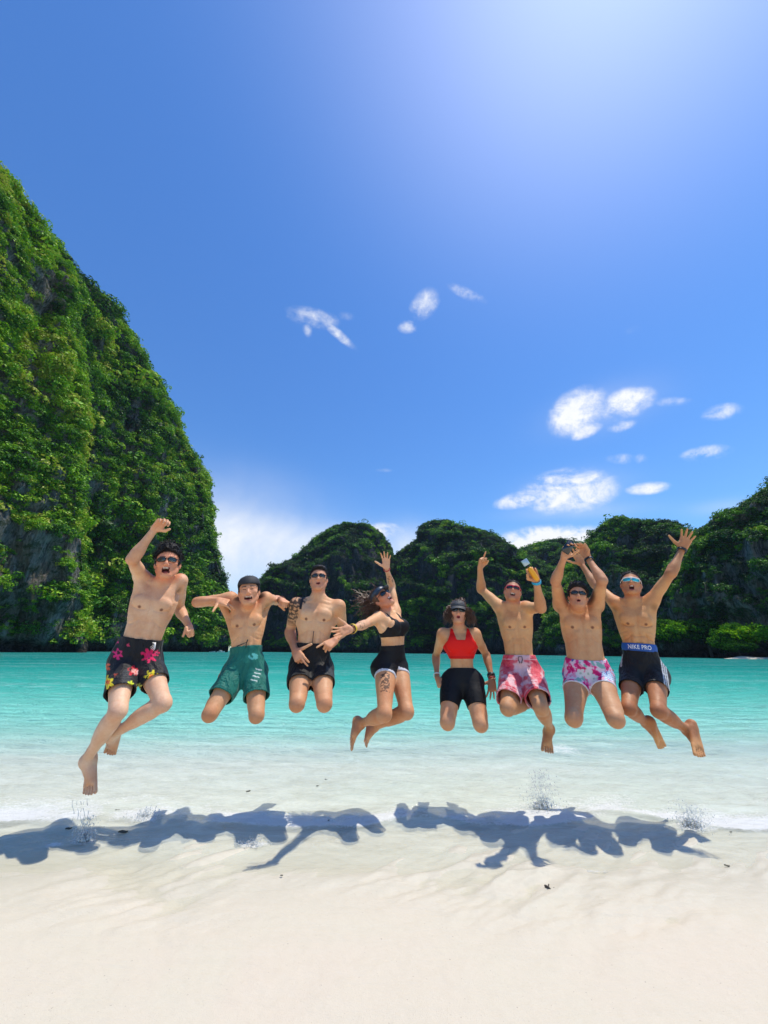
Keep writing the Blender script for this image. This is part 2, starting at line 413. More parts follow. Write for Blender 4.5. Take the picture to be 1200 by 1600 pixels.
# ------------------------------------------------------------------ the sea
rows = np.concatenate([np.geomspace(2.3, 8.5, 420), np.geomspace(8.5, 60, 170)[1:], np.geomspace(60, 2400, 60)[1:]])
X, Y = fan(rows, 560, D2R(70))
e1 = 3.36 + 0.02 * X + 0.24 * fbm(np.stack([X * .75, X * 0 + 2.2, X * 0], -1), 3) + 0.16 * smooth01(-X, .6, 2.6) * 0  # crest line of the spilling wavelet
dE = Y - e1
crest = np.exp(-(dE / np.where(dE < 0, 0.05, 0.22)) ** 2)
e2 = 5.55 + 0.03 * X + 0.35 * fbm(np.stack([X * .35, X * 0 + 8.2, X * 0], -1), 2)
d2 = Y - e2
crest2 = np.exp(-(d2 / np.where(d2 < 0, 0.22, 0.9)) ** 2)
amp = smooth01(Y, 2.9, 4.2)
def waves(X, Y):
    h = 0
    for (lx, ly, k, a, ph) in ((.15, 1, 9, .0045, 0), (-.25, 1, 14, .003, 1.2), (.4, 1, 21, .002, 2.1), (.05, 1, 4.2, .008, .4)):
        n = math.hypot(lx, ly); wob = 1.6 * fbm(np.stack([X * .6, Y * .5, X * 0 + ph], -1), 2)
        h = h + a * np.sin(k * (lx * X + ly * Y) / n + ph * 3 + wob) * np.exp(-np.maximum(Y - 14, 0) / 12)
    return h
choppy = fbm(np.stack([X * 2.4, Y * 9.0, X * 0], -1), 4) * 0.017 + fbm(np.stack([X * 7, Y * 20, X * 0 + 4], -1), 3) * 0.006
choppy = choppy * np.exp(-np.maximum(Y - 9, 0) / 10)
Z = WL + amp * (waves(X, Y) + choppy) + crest * 0.012 * (0.5 + smooth01(fbm(np.stack([X * 1.4, X * 0, X * 0 + 6], -1), 2), -.5, .5)) + 0.05 * crest2
Z = Z + (1 - amp) * fbm(np.stack([X * 6, Y * 6, X * 0 + 11], -1), 3) * 0.0016
edge = smooth01(Y - 0.05 * X + 0.20 * fbm(np.stack([X * .9, Y * .3, X * 0 + 21], -1), 3), 2.55, 2.85)
Z = Z - (1 - edge) * 0.012
dep = np.maximum(WL - seabed(X * KS, Y * KS), 0) + 0.02 * crest2
def splashspot(px, py, r, sx=1.0):
    d = ray(px, py); g = CAM + d * (-CAM[2] / d[2])
    return np.exp(-(((X * KS - g[0]) / (r * sx)) ** 2 + ((Y * KS - g[1]) / r) ** 2))
fbk = smooth01(fbm(np.stack([X * 1.3, Y * 2, X * 0 + 31], -1), 3), -.55, .45)
foam = (.25 + .62 * fbk) * np.exp(-(dE / np.where(dE < 0, 0.045, 0.20)) ** 2) + 0.36 * fbk * np.exp(-((dE - .38) / .30) ** 2) \
     + 0.42 * np.exp(-(d2 / np.where(d2 < 0, 0.28, 0.22)) ** 2) * smooth01(X, -.6, .6) * smooth01(-X, -3.4, -2.4)
for s_ in ((130, 1312, .06, 1.4), (85, 1318, .04, 1.6), (225, 1280, .06, 2.2), (850, 1270, .10, 1.8), (1085, 1290, .08, 2.0), (395, 1318, .05, 2), (875, 1175, .25, 1.6)):
    foam = np.maximum(foam, .78 * splashspot(*s_))
# lacy edge left by the swash
fe = 2.66 + 0.05 * X + 0.11 * fbm(np.stack([X * .9, X * 0 + 5.5, X * 0], -1), 3)
foam = foam + 0.75 * np.exp(-((Y - fe) / 0.022) ** 2) * smooth01(fbm(np.stack([X * 1.1, X * 0, X * 0 + 2], -1), 2), -.1, .3)
foam = foam + 0.30 * smooth01(Y, 2.7, 3.1) * smooth01(-Y, -4.6, -3.6)

milk = smooth01(Y, 2.6, 3.0) * smooth01(-Y, -6.2, -4.6) * .38 + .35 * np.exp(-((Y - 3.55) / .35) ** 2)
m, t, out = mat_new('sea_water')
gp = t.add('ShaderNodeNewGeometry').outputs['Position']
dp = t.add('ShaderNodeAttribute', attribute_name='depth').outputs['Fac']
fm = t.add('ShaderNodeAttribute', attribute_name='foam').outputs['Fac']
dist = t.vmath('LENGTH', gp, out=1)
# ripples: finer near, broader and longer with distance, always stretched along the shore
r1 = t.noise(t.vmath('MULTIPLY', gp, (4.5, 11, 1)), 1.0, 6, 0.62, 0.5)
r2 = t.noise(t.vmath('MULTIPLY', gp, (1.25, 3.9, 1)), 1.0, 7, 0.68, 0.5)
r3 = t.noise(t.vmath('MULTIPLY', gp, (0.06, 0.30, 1)), 1.0, 8, 0.72, 0.3)
hh = t.math('ADD', t.math('MULTIPLY', r1, t.mapr(dist, 3, 20, 0.050, 0.0)), t.math('ADD', t.math('MULTIPLY', r2, t.mapr(dist, 4, 60, 0.17, 0.9)), t.math('MULTIPLY', r3, t.mapr(dist, 10, 120, 0.0, 2.2))))
hh = t.math('MULTIPLY', hh, t.mapr(dp, 0.0, 0.35, 0.10, 1.0))
bp = t.add('ShaderNodeBump', {'Strength': 1.0, 'Distance': 1.0, 'Height': hh})
body = t.ramp(t.math('POWER', t.math('DIVIDE', dp, 8.0, clamp=True), 0.5),
    [(0.0, (0.86, 0.83, 0.70)), (0.10, (0.86, 0.88, 0.77)), (0.15, (0.72, 0.90, 0.77)), (0.19, (0.48, 0.84, 0.70)), (0.28, (0.27, 0.76, 0.62)), (0.40, (0.09, 0.60, 0.48)), (0.62, (0.012, 0.42, 0.35)), (1.0, (0.004, 0.27, 0.25))])
patch = t.noise(t.vmath('MULTIPLY', gp, (0.03, 0.11, 1)), 1.0, 5, 0.6, 0.5)
body = t.mixc(t.mapr(patch, .4, .65, 0, .6), body, t.mixc(1.0, body, (0.55, 0.86, 0.86), 'MULTIPLY'))
lit = t.mapr(t.math('ADD', t.math('MULTIPLY', r2, .55), t.math('MULTIPLY', r3, .45)), .50, .62, 0, .6)  # lit ripple streaks painted into the water colour
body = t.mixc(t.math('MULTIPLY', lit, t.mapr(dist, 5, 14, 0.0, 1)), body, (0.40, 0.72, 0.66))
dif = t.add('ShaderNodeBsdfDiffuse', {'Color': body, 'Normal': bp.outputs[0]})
tr = t.add('ShaderNodeBsdfTransparent', {'Color': t.mixc(t.mapr(dp, 0, 1.2, 0, 1), (0.985, 0.995, 0.985), (0.45, 0.92, 0.86))})
hz = t.add('ShaderNodeAttribute', attribute_name='milk').outputs['Fac']
hz = t.math('MULTIPLY', hz, t.mapr(t.noise(t.vmath('MULTIPLY', gp, (1.0, 2.6, 1)), 2.2, 7, .72, 1.0), .30, .70, .25, 1.35))
fac = t.math('SUBTRACT', 1.0, t.math('POWER', 2.718, t.math('SUBTRACT', t.math('MULTIPLY', dp, -6.0), hz)))
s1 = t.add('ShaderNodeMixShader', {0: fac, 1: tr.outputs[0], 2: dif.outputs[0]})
gl = t.add('ShaderNodeBsdfGlossy', {'Color': (1, 1, 1, 1), 'Roughness': 0.07, 'Normal': bp.outputs[0]})
fr = t.add('ShaderNodeFresnel', {'IOR': 1.33, 'Normal': bp.outputs[0]})
s2 = t.add('ShaderNodeMixShader', {0: t.math('MULTIPLY', fr.outputs[0], t.mapr(dp, 0, .2, .35, .62)), 1: s1.outputs[0], 2: gl.outputs[0]})
# foam: broken lace of bubbles
fn = t.noise(t.vmath('MULTIPLY', gp, (.8, 1.5, 1)), 17, 8, 0.78, 1.2); vo = t.add('ShaderNodeTexVoronoi', {'Scale': 46.0, 'Vector': gp}, feature='DISTANCE_TO_EDGE')
lace = t.math('ADD', t.math('MULTIPLY', t.math('SUBTRACT', 0.5, vo.outputs['Distance']), 0.25), t.math('MULTIPLY', fn, 0.85))
fth = t.math('ADD', lace, t.math('MULTIPLY', fm, 0.56))
fmask = t.mapr(fth, .80, 1.10, 0, 1, True)
fd = t.add('ShaderNodeBsdfDiffuse', {'Color': (0.80, 0.80, 0.77, 1)})
fb = t.add('ShaderNodeBump', {'Strength': 0.9, 'Distance': 0.02, 'Height': fn}); t.l.new(fb.outputs[0], fd.inputs['Normal'])
s3 = t.add('ShaderNodeMixShader', {0: t.math('MULTIPLY', fmask, .85), 1: s2.outputs[0], 2: fd.outputs[0]})
t.l.new(s3.outputs[0], out.inputs[0]); M['sea'] = m
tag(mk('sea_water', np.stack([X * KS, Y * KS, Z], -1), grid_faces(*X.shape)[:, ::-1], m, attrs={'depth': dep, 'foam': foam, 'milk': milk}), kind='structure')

# ------------------------------------------------------------------ limestone cliffs and islands
m, t, out = mat_new('limestone')
gp = t.add('ShaderNodeNewGeometry').outputs['Position']
v1 = t.noise(t.vmath('MULTIPLY', gp, (1, 1, 0.22)), 0.35, 8, 0.68, 0.6)
v2 = t.noise(t.vmath('MULTIPLY', gp, (1, 1, 0.12)), 1.6, 6, 0.7, 0.4)
v3 = t.noise(gp, 0.08, 4, 0.6)
c = t.ramp(t.math('ADD', t.math('MULTIPLY', v1, .6), t.math('MULTIPLY', v2, .4)), [(0.34, (0.035, 0.036, 0.038)), (0.45, (0.14, 0.14, 0.13)), (0.54, (0.30, 0.295, 0.27)), (0.66, (0.50, 0.47, 0.42))])
c = t.mixc(t.mapr(v3, .48, .66, 0, .5), c, (0.24, 0.15, 0.08))
c = t.mixc(t.mapr(t.noise(gp, .5, 5, .7), .5, .6, 0, .75), c, (0.035, 0.06, 0.018))
low = t.mapr(t.add('ShaderNodeSeparateXYZ', {0: gp}).outputs[2], 1.0, 4.5, .8, 0)     # darker towards the waterline
far = t.mapr(t.vmath('LENGTH', gp, out=1), 215, 300, 0, .72)      # navy shade of the cliffs across the bay, put into the rock colour
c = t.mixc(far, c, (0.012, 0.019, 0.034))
c = t.mixc(low, c, (0.018, 0.017, 0.016))
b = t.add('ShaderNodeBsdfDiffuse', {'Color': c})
bp = t.add('ShaderNodeBump', {'Strength': 1.0, 'Distance': 3.0, 'Height': t.math('ADD', v1, t.math('MULTIPLY', v2, .5))}); t.l.new(bp.outputs[0], b.inputs['Normal'])
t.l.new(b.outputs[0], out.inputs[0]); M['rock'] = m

m, t, out = mat_new('jungle_leaves')
ti = t.add('ShaderNodeAttribute', attribute_name='tint', attribute_type='INSTANCER').outputs['Fac']
tl = t.add('ShaderNodeAttribute', attribute_name='leaf').outputs['Fac']
v = t.math('ADD', ti, t.math('MULTIPLY', t.math('SUBTRACT', tl, .5), .35))
c = t.ramp(v, [(0.0, (0.012, 0.032, 0.014)), (0.35, (0.036, 0.125, 0.016)), (0.6, (0.125, 0.33, 0.014)), (0.85, (0.30, 0.54, 0.012)), (1.0, (0.42, 0.45, 0.06))])
df = t.add('ShaderNodeBsdfDiffuse', {'Color': c}); tlb = t.add('ShaderNodeBsdfTranslucent', {'Color': c})
ms = t.add('ShaderNodeMixShader', {0: 0.25, 1: df.outputs[0], 2: tlb.outputs[0]})
gl = t.add('ShaderNodeBsdfGlossy', {'Color': (.6, .65, .6, 1), 'Roughness': 0.5})
ms2 = t.add('ShaderNodeMixShader', {0: 0.04, 1: ms.outputs[0], 2: gl.outputs[0]})
t.l.new(ms2.outputs[0], out.inputs[0]); M['leaves'] = m

m, t, out = mat_new('tree_leaves')
v = t.add('ShaderNodeAttribute', attribute_name='leaf').outputs['Fac']
c = t.ramp(v, [(0.0, (0.012, 0.032, 0.014)), (0.35, (0.036, 0.125, 0.016)), (0.6, (0.125, 0.33, 0.014)), (0.85, (0.30, 0.54, 0.012)), (1.0, (0.42, 0.45, 0.06))])
df = t.add('ShaderNodeBsdfDiffuse', {'Color': c}); tlb = t.add('ShaderNodeBsdfTranslucent', {'Color': c})
t.l.new(t.add('ShaderNodeMixShader', {0: 0.25, 1: df.outputs[0], 2: tlb.outputs[0]}).outputs[0], out.inputs[0]); M['tree_leaves'] = m

def clump_mesh(name, seed, n=110, flat=0.75, size=0.145):
    r = np.random.default_rng(seed); V = []; lf = []
    lobes = r.normal(size=(6, 3)) * [0.45, 0.45, 0.25]
    for i in range(n):
        lb = lobes[r.integers(6)]
        d = unit(r.normal(size=3)); d[2] = abs(d[2]) * 1.1 - 0.25; d = unit(d)
        c = lb + d * 0.55 * (0.8 + 0.3 * r.random()) * [1, 1, flat]
        nrm = unit(d + 0.6 * r.normal(size=3) + [0, 0, .5]); a = unit(np.cross(nrm, r.normal(size=3))); b_ = np.cross(nrm, a)
        s = size * (0.6 + 0.7 * r.random()); k = 0.45 + .3 * r.random()
        V += [c - a * s, c - b_ * s * k + nrm * s * .15, c + a * s, c + b_ * s * k + nrm * s * .15]; lf += [r.random()] * 4
    F = np.arange(4 * n).reshape(n, 4)
    o = mk(name, np.array(V), F, M['leaves'], smooth=False, attrs={'leaf': lf})
    return o
clumps = bpy.data.collections.new('leaf_clumps')
CLV, CLL = [], []
for i in range(5):
    o = clump_mesh('leaf_clump', 100 + i, 190 + 10 * i, 0.6 + .1 * i); _v = np.zeros(len(o.data.vertices) * 3); o.data.vertices.foreach_get('co', _v); CLV.append(_v.reshape(-1, 3)); _l = np.zeros(len(o.data.vertices)); o.data.attributes['leaf'].data.foreach_get('value', _l); CLL.append(_l); COL.objects.unlink(o); clumps.objects.link(o)

ng = bpy.data.node_groups.new('scatter_clumps', 'GeometryNodeTree')
ng.interface.new_socket('Geometry', in_out='INPUT', socket_type='NodeSocketGeometry')
ng.interface.new_socket('Geometry', in_out='OUTPUT', socket_type='NodeSocketGeometry')
gi = ng.nodes.new('NodeGroupInput'); go = ng.nodes.new('NodeGroupOutput')
ci = ng.nodes.new('GeometryNodeCollectionInfo'); ci.inputs[0].default_value = clumps
ci.inputs['Separate Children'].default_value = True; ci.inputs['Reset Children'].default_value = True
mp = ng.nodes.new('GeometryNodeMeshToPoints')
iop = ng.nodes.new('GeometryNodeInstanceOnPoints'); iop.inputs['Pick Instance'].default_value = True
na = ng.nodes.new('GeometryNodeInputNamedAttribute'); na.data_type = 'FLOAT'; na.inputs[0].default_value = 'scl'
nr = ng.nodes.new('GeometryNodeInputNamedAttribute'); nr.data_type = 'FLOAT_VECTOR'; nr.inputs[0].default_value = 'rot'
ng.links.new(gi.outputs[0], mp.inputs[0]); ng.links.new(mp.outputs[0], iop.inputs['Points'])
ng.links.new(ci.outputs[0], iop.inputs['Instance'])
ng.links.new(na.outputs['Attribute'], iop.inputs['Scale'])
e2r = ng.nodes.new('FunctionNodeEulerToRotation'); ng.links.new(nr.outputs['Attribute'], e2r.inputs[0]); ng.links.new(e2r.outputs[0], iop.inputs['Rotation'])
ng.links.new(iop.outputs[0], go.inputs[0])

def scatter(name, pts, scl, tint, kind='stuff', parent=None):
    me = bpy.data.meshes.new(name); pts = np.asarray(pts, np.float32)
    me.vertices.add(len(pts)); me.vertices.foreach_set('co', pts.ravel())
    for nm, v in (('scl', scl), ('tint', tint)):
        a = me.attributes.new(nm, 'FLOAT', 'POINT'); a.data.foreach_set('value', np.asarray(v, np.float32))
    a = me.attributes.new('rot', 'FLOAT_VECTOR', 'POINT')
    r = np.zeros((len(pts), 3), np.float32); r[:, 2] = rng.random(len(pts)) * 6.28; r[:, :2] = rng.normal(size=(len(pts), 2)) * .25
    a.data.foreach_set('vector', r.ravel())
    me.materials.append(M['leaves'])
    o = bpy.data.objects.new(name, me); COL.objects.link(o)
    if parent is not None: o.parent = parent
    md = o.modifiers.new('scatter', 'NODES'); md.node_group = ng
    if kind: o['kind'] = kind
    return o

def massif(name, sil, foot, ridge, seed, nu=300, nv=110, lean=1.6, relief=6.0, ledge=5.0, clump=2.6, step=2.1, cover=0.8, tint=0.45, jag=1.5, tmin=0.0, rockzone=None, hb=1.0, steepw=1.2):
    """A limestone massif. sil: ridge seen in the photograph; foot/ridge: distance of the water foot and of the ridge along it."""
    sil = np.array(sil, float); seg = np.hypot(*np.diff(sil, axis=0).T); s = np.concatenate([[0], np.cumsum(seg)]); s /= s[-1]
    us = np.linspace(0, 1, nu)
    px = np.interp(us, s, sil[:, 0]); py = np.interp(us, s, sil[:, 1])
    R = np.array([ray(a, b) for a, b in zip(px, py)])
    hd = np.hypot(R[:, 0], R[:, 1]); H = R[:, :2] / hd[:, None]; te = R[:, 2] / hd
    Df = np.interp(px, *zip(*foot)); Dr = np.interp(px, *zip(*ridge))
    zr = np.maximum(CAM_Z + Dr * te, 0.5)
    vb = 26; vf = nv - vb
    tf = np.linspace(0, 1, vf); tb = np.linspace(0, 1, vb + 1)[1:]
    V = np.zeros((nu, nv, 3))
    # front: foot (t=0) to ridge (t=1); steep below, rounding over above
    hgt = np.sin(tf * math.pi / 2) ** hb
    hor = 1 - np.cos(tf * math.pi / 2); hor = hor ** lean
    D = Df[:, None] + (Dr - Df)[:, None] * hor[None]
    V[:, :vf, 0] = H[:, :1] * D; V[:, :vf, 1] = H[:, 1:] * D
    V[:, :vf, 2] = -3 + (zr + 3)[:, None] * hgt[None]
    Db = Dr[:, None] + (0.9 * zr)[:, None] * tb[None]
    V[:, vf:, 0] = H[:, :1] * Db; V[:, vf:, 1] = H[:, 1:] * Db
    V[:, vf:, 2] = -3 + (zr + 3)[:, None] * (np.cos(tb * math.pi / 2) ** .8)[None]
    wgt = np.ones((nu, nv)); wgt[:, vf:] = (1 - tb)[None] ** .5
    near_ridge = np.concatenate([1 - smooth01(tf, .72, .97) * .85, 0.15 + 0.85 * tb])[None]
    p = V * [1, 1, .55]
    big = fbm(p / (relief * 7) + seed, 3); mid = 1 - 2 * np.abs(fbm(V * [1, 1, .35] / (relief * 2.6) + seed * 2, 3))
    sml = fbm(V * [1, 1, .6] / (relief * .55) + seed * 3, 4)
    led = V[..., 2] / (relief * 3.2) + 1.3 * fbm(V / (relief * 6) + seed * 5, 2)
    led = np.abs((led % 1.0) - .35); led = smooth01(led, .0, .35)
    dsp = big * relief * 1.7 + mid * relief * .9 + sml * relief * .30 - led * ledge
    dsp *= near_ridge * wgt
    notch = np.exp(-((V[..., 2] - 1.2) / 2.2) ** 2) * 5.0          # wave-cut notch at the waterline
    dsp = dsp - np.where(np.arange(nv)[None] < vf, notch, 0)
    hs = min(1.0, 1.0)
    fadeu = np.minimum(smooth01(zr, 0, 12), 1)[:, None]
    V[..., 0] -= H[:, :1] * dsp * fadeu; V[..., 1] -= H[:, 1:] * dsp * fadeu
    V[..., 2] += (sml * jag * .5 + fbm(V / 5.0 + seed, 3) * jag * .5) * fadeu * smooth01(V[..., 2], 3, 12)
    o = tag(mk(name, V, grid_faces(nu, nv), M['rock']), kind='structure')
    # plants: weighted to upward faces, ledges and damp bands
    A = V[:-1, :-1]; B = V[1:, :-1]; C_ = V[1:, 1:]; D_ = V[:-1, 1:]
    nrm = np.cross(C_ - A, D_ - B); area = np.linalg.norm(nrm, axis=-1) / 2; nrm = nrm / (2 * area[..., None] + 1e-9)
    nrm *= np.sign((nrm[..., 0] * -H[:-1, :1] + nrm[..., 1] * -H[:-1, 1:] + nrm[..., 2] * .7))[..., None]
    cen = (A + B + C_ + D_) / 4
    pres = fbm(cen * [1, 1, .30] / 11 + seed * 7, 5)
    prob = cover + steepw * (nrm[..., 2] - .25) + 1.05 * pres
    if rockzone is not None: prob = prob - rockzone(cen)
    prob = np.clip(prob, 0, 1) * smooth01(cen[..., 2], 3.0, 7.5)
    wts = (prob * area); wts[:, vf + 6:] = 0
    n = int(wts.sum() / (step * step)); idx = rng.choice(wts.size, n, p=(wts / wts.sum()).ravel())
    iu, iv = np.unravel_index(idx, wts.shape); a = rng.random((n, 1)); b_ = rng.random((n, 1))
    q = (A[iu, iv] * (1 - a) + B[iu, iv] * a) * (1 - b_) + (D_[iu, iv] * (1 - a) + C_[iu, iv] * a) * b_
    q = q + nrm[iu, iv] * clump * .12
    big_n = fbm(q / 26 + seed, 3); sm_n = perlin(q / 7 + seed)
    sc = clump * np.exp(rng.normal(size=n) * .42) * (1 + .25 * big_n)
    tn = np.clip(tint + .42 * big_n + .26 * sm_n + .17 * rng.normal(size=n), 0, 1)
    scatter(name.replace('_rock', '') + '_jungle', q, sc, tn)
    return V

# the near cliff buttress on the left edge and the long headland behind it
massif('cliff_rock', [(-420, 60), (-260, 90), (-120, 180), (-40, 262), (0, 308), (22, 334), (60, 374), (84, 420), (104, 448), (118, 520), (124, 640), (122, 780), (128, 900), (134, 990), (138, 1010)],
       [(-420, 95), (0, 128), (100, 150), (138, 160)], [(-420, 150), (0, 168), (100, 176), (138, 170)], 3.1, nu=340, nv=150, lean=1.35, relief=5.0, ledge=2.0, clump=1.2, step=.98, cover=.80, tint=.66,
       rockzone=lambda c: .34 * smooth01(-c[..., 2], -75, -35))
massif('headland_rock', [(60, 380), (104, 440), (150, 470), (196, 520), (232, 585), (262, 640), (290, 700), (318, 742), (326, 790), (332, 850), (340, 885), (352, 915), (356, 960), (358, 1006)],
       [(60, 175), (200, 205), (300, 235), (358, 262)], [(60, 215), (200, 240), (300, 262), (358, 272)], 9.7, nu=320, nv=140, lean=1.2, relief=6.5, ledge=4.0, clump=1.7, step=1.42, cover=.82, tint=.54)
# the two domes across the bay
massif('island_dome_rock', [(372, 1010), (376, 960), (392, 925), (410, 905), (430, 885), (452, 880), (470, 868), (492, 846), (520, 828), (548, 822), (574, 824), (596, 838), (610, 858), (620, 885), (640, 930), (660, 1006)],
       [(372, 372), (540, 330), (660, 352)], [(372, 392), (540, 400), (660, 382)], 21.3, nu=260, lean=1.3, relief=9, ledge=8, steepw=2.6, clump=1.35, step=1.3, cover=.16, tint=.28, jag=.8)
massif('island_peak_rock', [(560, 1008), (585, 960), (606, 900), (618, 872), (640, 856), (652, 848), (656, 828), (672, 820), (700, 821), (722, 830), (745, 832), (768, 840), (788, 852), (806, 866), (840, 880), (900, 910), (930, 1010)],
       [(560, 350), (700, 300), (930, 330)], [(560, 372), (700, 395), (930, 372)], 33.9, nu=300, lean=1.15, relief=9, ledge=10, steepw=2.6, clump=1.3, step=1.25, cover=.18, tint=.28, jag=.8)
massif('saddle_hill_rock', [(720, 1010), (760, 900), (800, 864), (826, 858), (850, 852), (880, 850), (905, 856), (940, 862), (990, 870), (1060, 900), (1100, 1010)],
       [(720, 420), (900, 385), (1100, 400)], [(720, 470), (900, 480), (1100, 470)], 44.9, nu=240, lean=1.2, relief=11, ledge=10, steepw=2.6, clump=1.6, step=1.55, cover=.18, tint=.28, jag=.8)
massif('ridge_hill_rock', [(830, 1012), (862, 960), (884, 900), (910, 866), (930, 842), (950, 826), (966, 820), (990, 824), (1012, 826), (1040, 820), (1062, 826), (1078, 838), (1094, 838), (1140, 880), (1180, 1010)],
       [(830, 262), (950, 225), (1180, 240)], [(830, 285), (950, 300), (1180, 290)], 57.2, nu=300, lean=1.15, relief=8, ledge=8, steepw=2.6, clump=1.15, step=1.1, cover=.14, tint=.28, jag=.8)
massif('near_hill_rock', [(1000, 1014), (1030, 940), (1060, 872), (1092, 836), (1120, 824), (1160, 806), (1190, 784), (1230, 760), (1300, 720), (1420, 690), (1600, 700), (1700, 760)],
       [(1000, 215), (1100, 180), (1300, 165), (1700, 150)], [(1000, 235), (1100, 245), (1300, 240), (1700, 220)], 71.8, nu=300, lean=1.15, relief=8, ledge=8, steepw=2.6, clump=1.1, step=1.05, cover=.10, tint=.28, jag=.8)

# pale sand spit at the right shore
d0 = P(1132, 1030, 128); d1 = P(1330, 1034, 118)
n = 60; sx_ = np.linspace(0, 1, n); prof = np.linspace(-1, 1, 9); V = []
for s_ in sx_:
    c0 = d0 * (1 - s_) + d1 * s_; hw = 3.2 * min(1, s_ * 7 + .05); top = .62 * min(1, s_ * 6 + .1) * (1 - .35 * s_) + .22 * math.exp(-((s_ - .16) / .07) ** 2)
    for q in prof: V.append([c0[0] + .6 * rnd.uniform(-.2, .2), c0[1] + q * hw, -0.3 + (top + .3) * (1 - q * q)])
tag(mk('sand_spit', V, grid_faces(n, 9), M['sand'], attrs={'wet': np.zeros(len(V))}), kind='structure')

# ------------------------------------------------------------------ single trees at the foot of the right hill
def tree(px, py_top, py_base, Yd, wpx, tint, label, seed):
    r = np.random.default_rng(seed)
    top = P(px, py_top, Yd); base = P(px, py_base, Yd); base[2] = max(base[2], .2); h = top[2] - base[2]
    wid = wpx / FPX * Yd * .5
    root = tag(empty('shore_tree', base), label, 'tree', 'leafy trees along the foot of the right hill')
    g = Geo(); tb_ = np.array([0, 0, -.5])
    cen = [np.array([0, 0, h * .62])]
    trunk = [tb_ + np.array([.03 * h * math.sin(k * 1.1), .02 * h * k, 0]) * (k / 5) + np.array([0, 0, (h * .6 + .5) * k / 5]) for k in range(6)]
    g.tube(trunk, np.linspace(h * .035, h * .015, 6), 7)
    for k in range(6):
        a = k * 1.05 + r.random(); st = trunk[3 + k % 2]; en = st + np.array([math.cos(a) * wid * .7, math.sin(a) * wid * .5, h * (.18 + .15 * r.random())])
        g.tube([st, (st + en) / 2 + [0, 0, h * .03], en], [h * .016, h * .010, h * .005], 5); cen.append(en)
    g.build('trunk', M['bark'], root)
    n = 46; q = []; 
    for i in range(n):
        d = unit(r.normal(size=3)); d[2] = d[2] * .9
        q.append([d[0] * wid * .85 * r.random() ** .35, d[1] * wid * .8 * r.random() ** .35, h * .60 + d[2] * h * .34 * r.random() ** .3])
    Vs = []; lf = []
    for p_ in q:
        k = r.integers(len(CLV)); s_ = r.uniform(.16, .30) * wid + h * .05; a = r.uniform(0, 6.28); ca, sa = math.cos(a), math.sin(a)
        Vs.append(CLV[k] @ np.array([[ca, sa, 0], [-sa, ca, 0], [0, 0, 1]]) * s_ + p_); lf.append(np.clip(tint + .12 * r.normal() + (CLL[k] - .5) * .35, 0, 1))
    Vs = np.concatenate(Vs); mk('crown', Vs, np.arange(len(Vs)).reshape(-1, 4), M['tree_leaves'], root, smooth=False, attrs={'leaf': np.concatenate(lf)})
tree(1176, 976, 1014, 131, 84, .62, 'bright yellow-green spreading tree at the right edge above the sand spit', 1)
tree(1141, 991, 1020, 133, 42, .36, 'small round dark green tree left of the bright tree at the sand spit', 2)
tree(1112, 962, 1024, 150, 56, .30, 'tall dark rounded tree at the foot of the right hill', 3)
tree(1058, 968, 1012, 160, 84, .48, 'broad sunlit green tree low behind the raised-arm man in black shorts', 4)
tree(1158, 1002, 1027, 129, 40, .25, 'low dark shrub just above the left end of the sand spit', 5)

# ------------------------------------------------------------------ distant boats
def boat(px, py, Yd, L, label, cabin=True):
    d = ray(px, py); c = P(px, py, Yd); c[2] = WL
    root = tag(empty('moored_boat', c), label, 'boat', 'white boats far off under the cliffs')
    n = 9; V = []
    for i in range(n):
        s_ = i / (n - 1); x = (s_ - .5) * L; b_ = L * .13 * (math.sin(math.pi * min(1, s_ * .62 + .38)) ** .6) * (1 if i < n - 1 else .05)
        sh = L * (.09 + .05 * s_ * s_)
        for (yy, zz) in ((-b_, sh), (-b_ * .8, -.1 * L * .2), (0, -.05 * L), (b_ * .8, -.1 * L * .2), (b_, sh)): V.append([x, yy, zz])
    F = grid_faces(n, 5).tolist(); F += [[i * 5 + 4, i * 5, (i + 1) * 5, (i + 1) * 5 + 4] for i in range(n - 1)]; F += [[0, 1, 2, 3, 4]]
    mk('hull', V, F, M['boat_white'], root, smooth=False)
    if cabin:
        g = Geo(); ax = np.eye(3); g.box([-.05 * L, 0, .17 * L], ax, (.16 * L, .08 * L, .06 * L)); g.build('cabin', M['boat_white'], root, False)
        g = Geo(); g.box([-.05 * L, 0, .18 * L], ax, (.163 * L, .083 * L, .022 * L)); g.build('cabin_window', M['boat_dark'], root, False)
        g = Geo(); g.box([-.08 * L, 0, .255 * L], ax, (.2 * L, .1 * L, .012 * L))
        for sx in (-1, 1):
            for sy in (-1, 1): g.tube([[-.08 * L + sx * .17 * L, sy * .085 * L, .1 * L], [-.08 * L + sx * .17 * L, sy * .085 * L, .25 * L]], .008 * L, 5)
        g.build('canopy', M['boat_white'], root, False)
boat(331, 1017, 235, 4.2, 'tiny white boat low on the water beneath the left headland', False)
boat(346, 1013, 228, 4.4, 'tiny white boat with canopy beside the waist of the man in green shorts')
boat(693, 1020, 285, 4.2, 'tiny white boat seen under the arm of the woman in the red top')

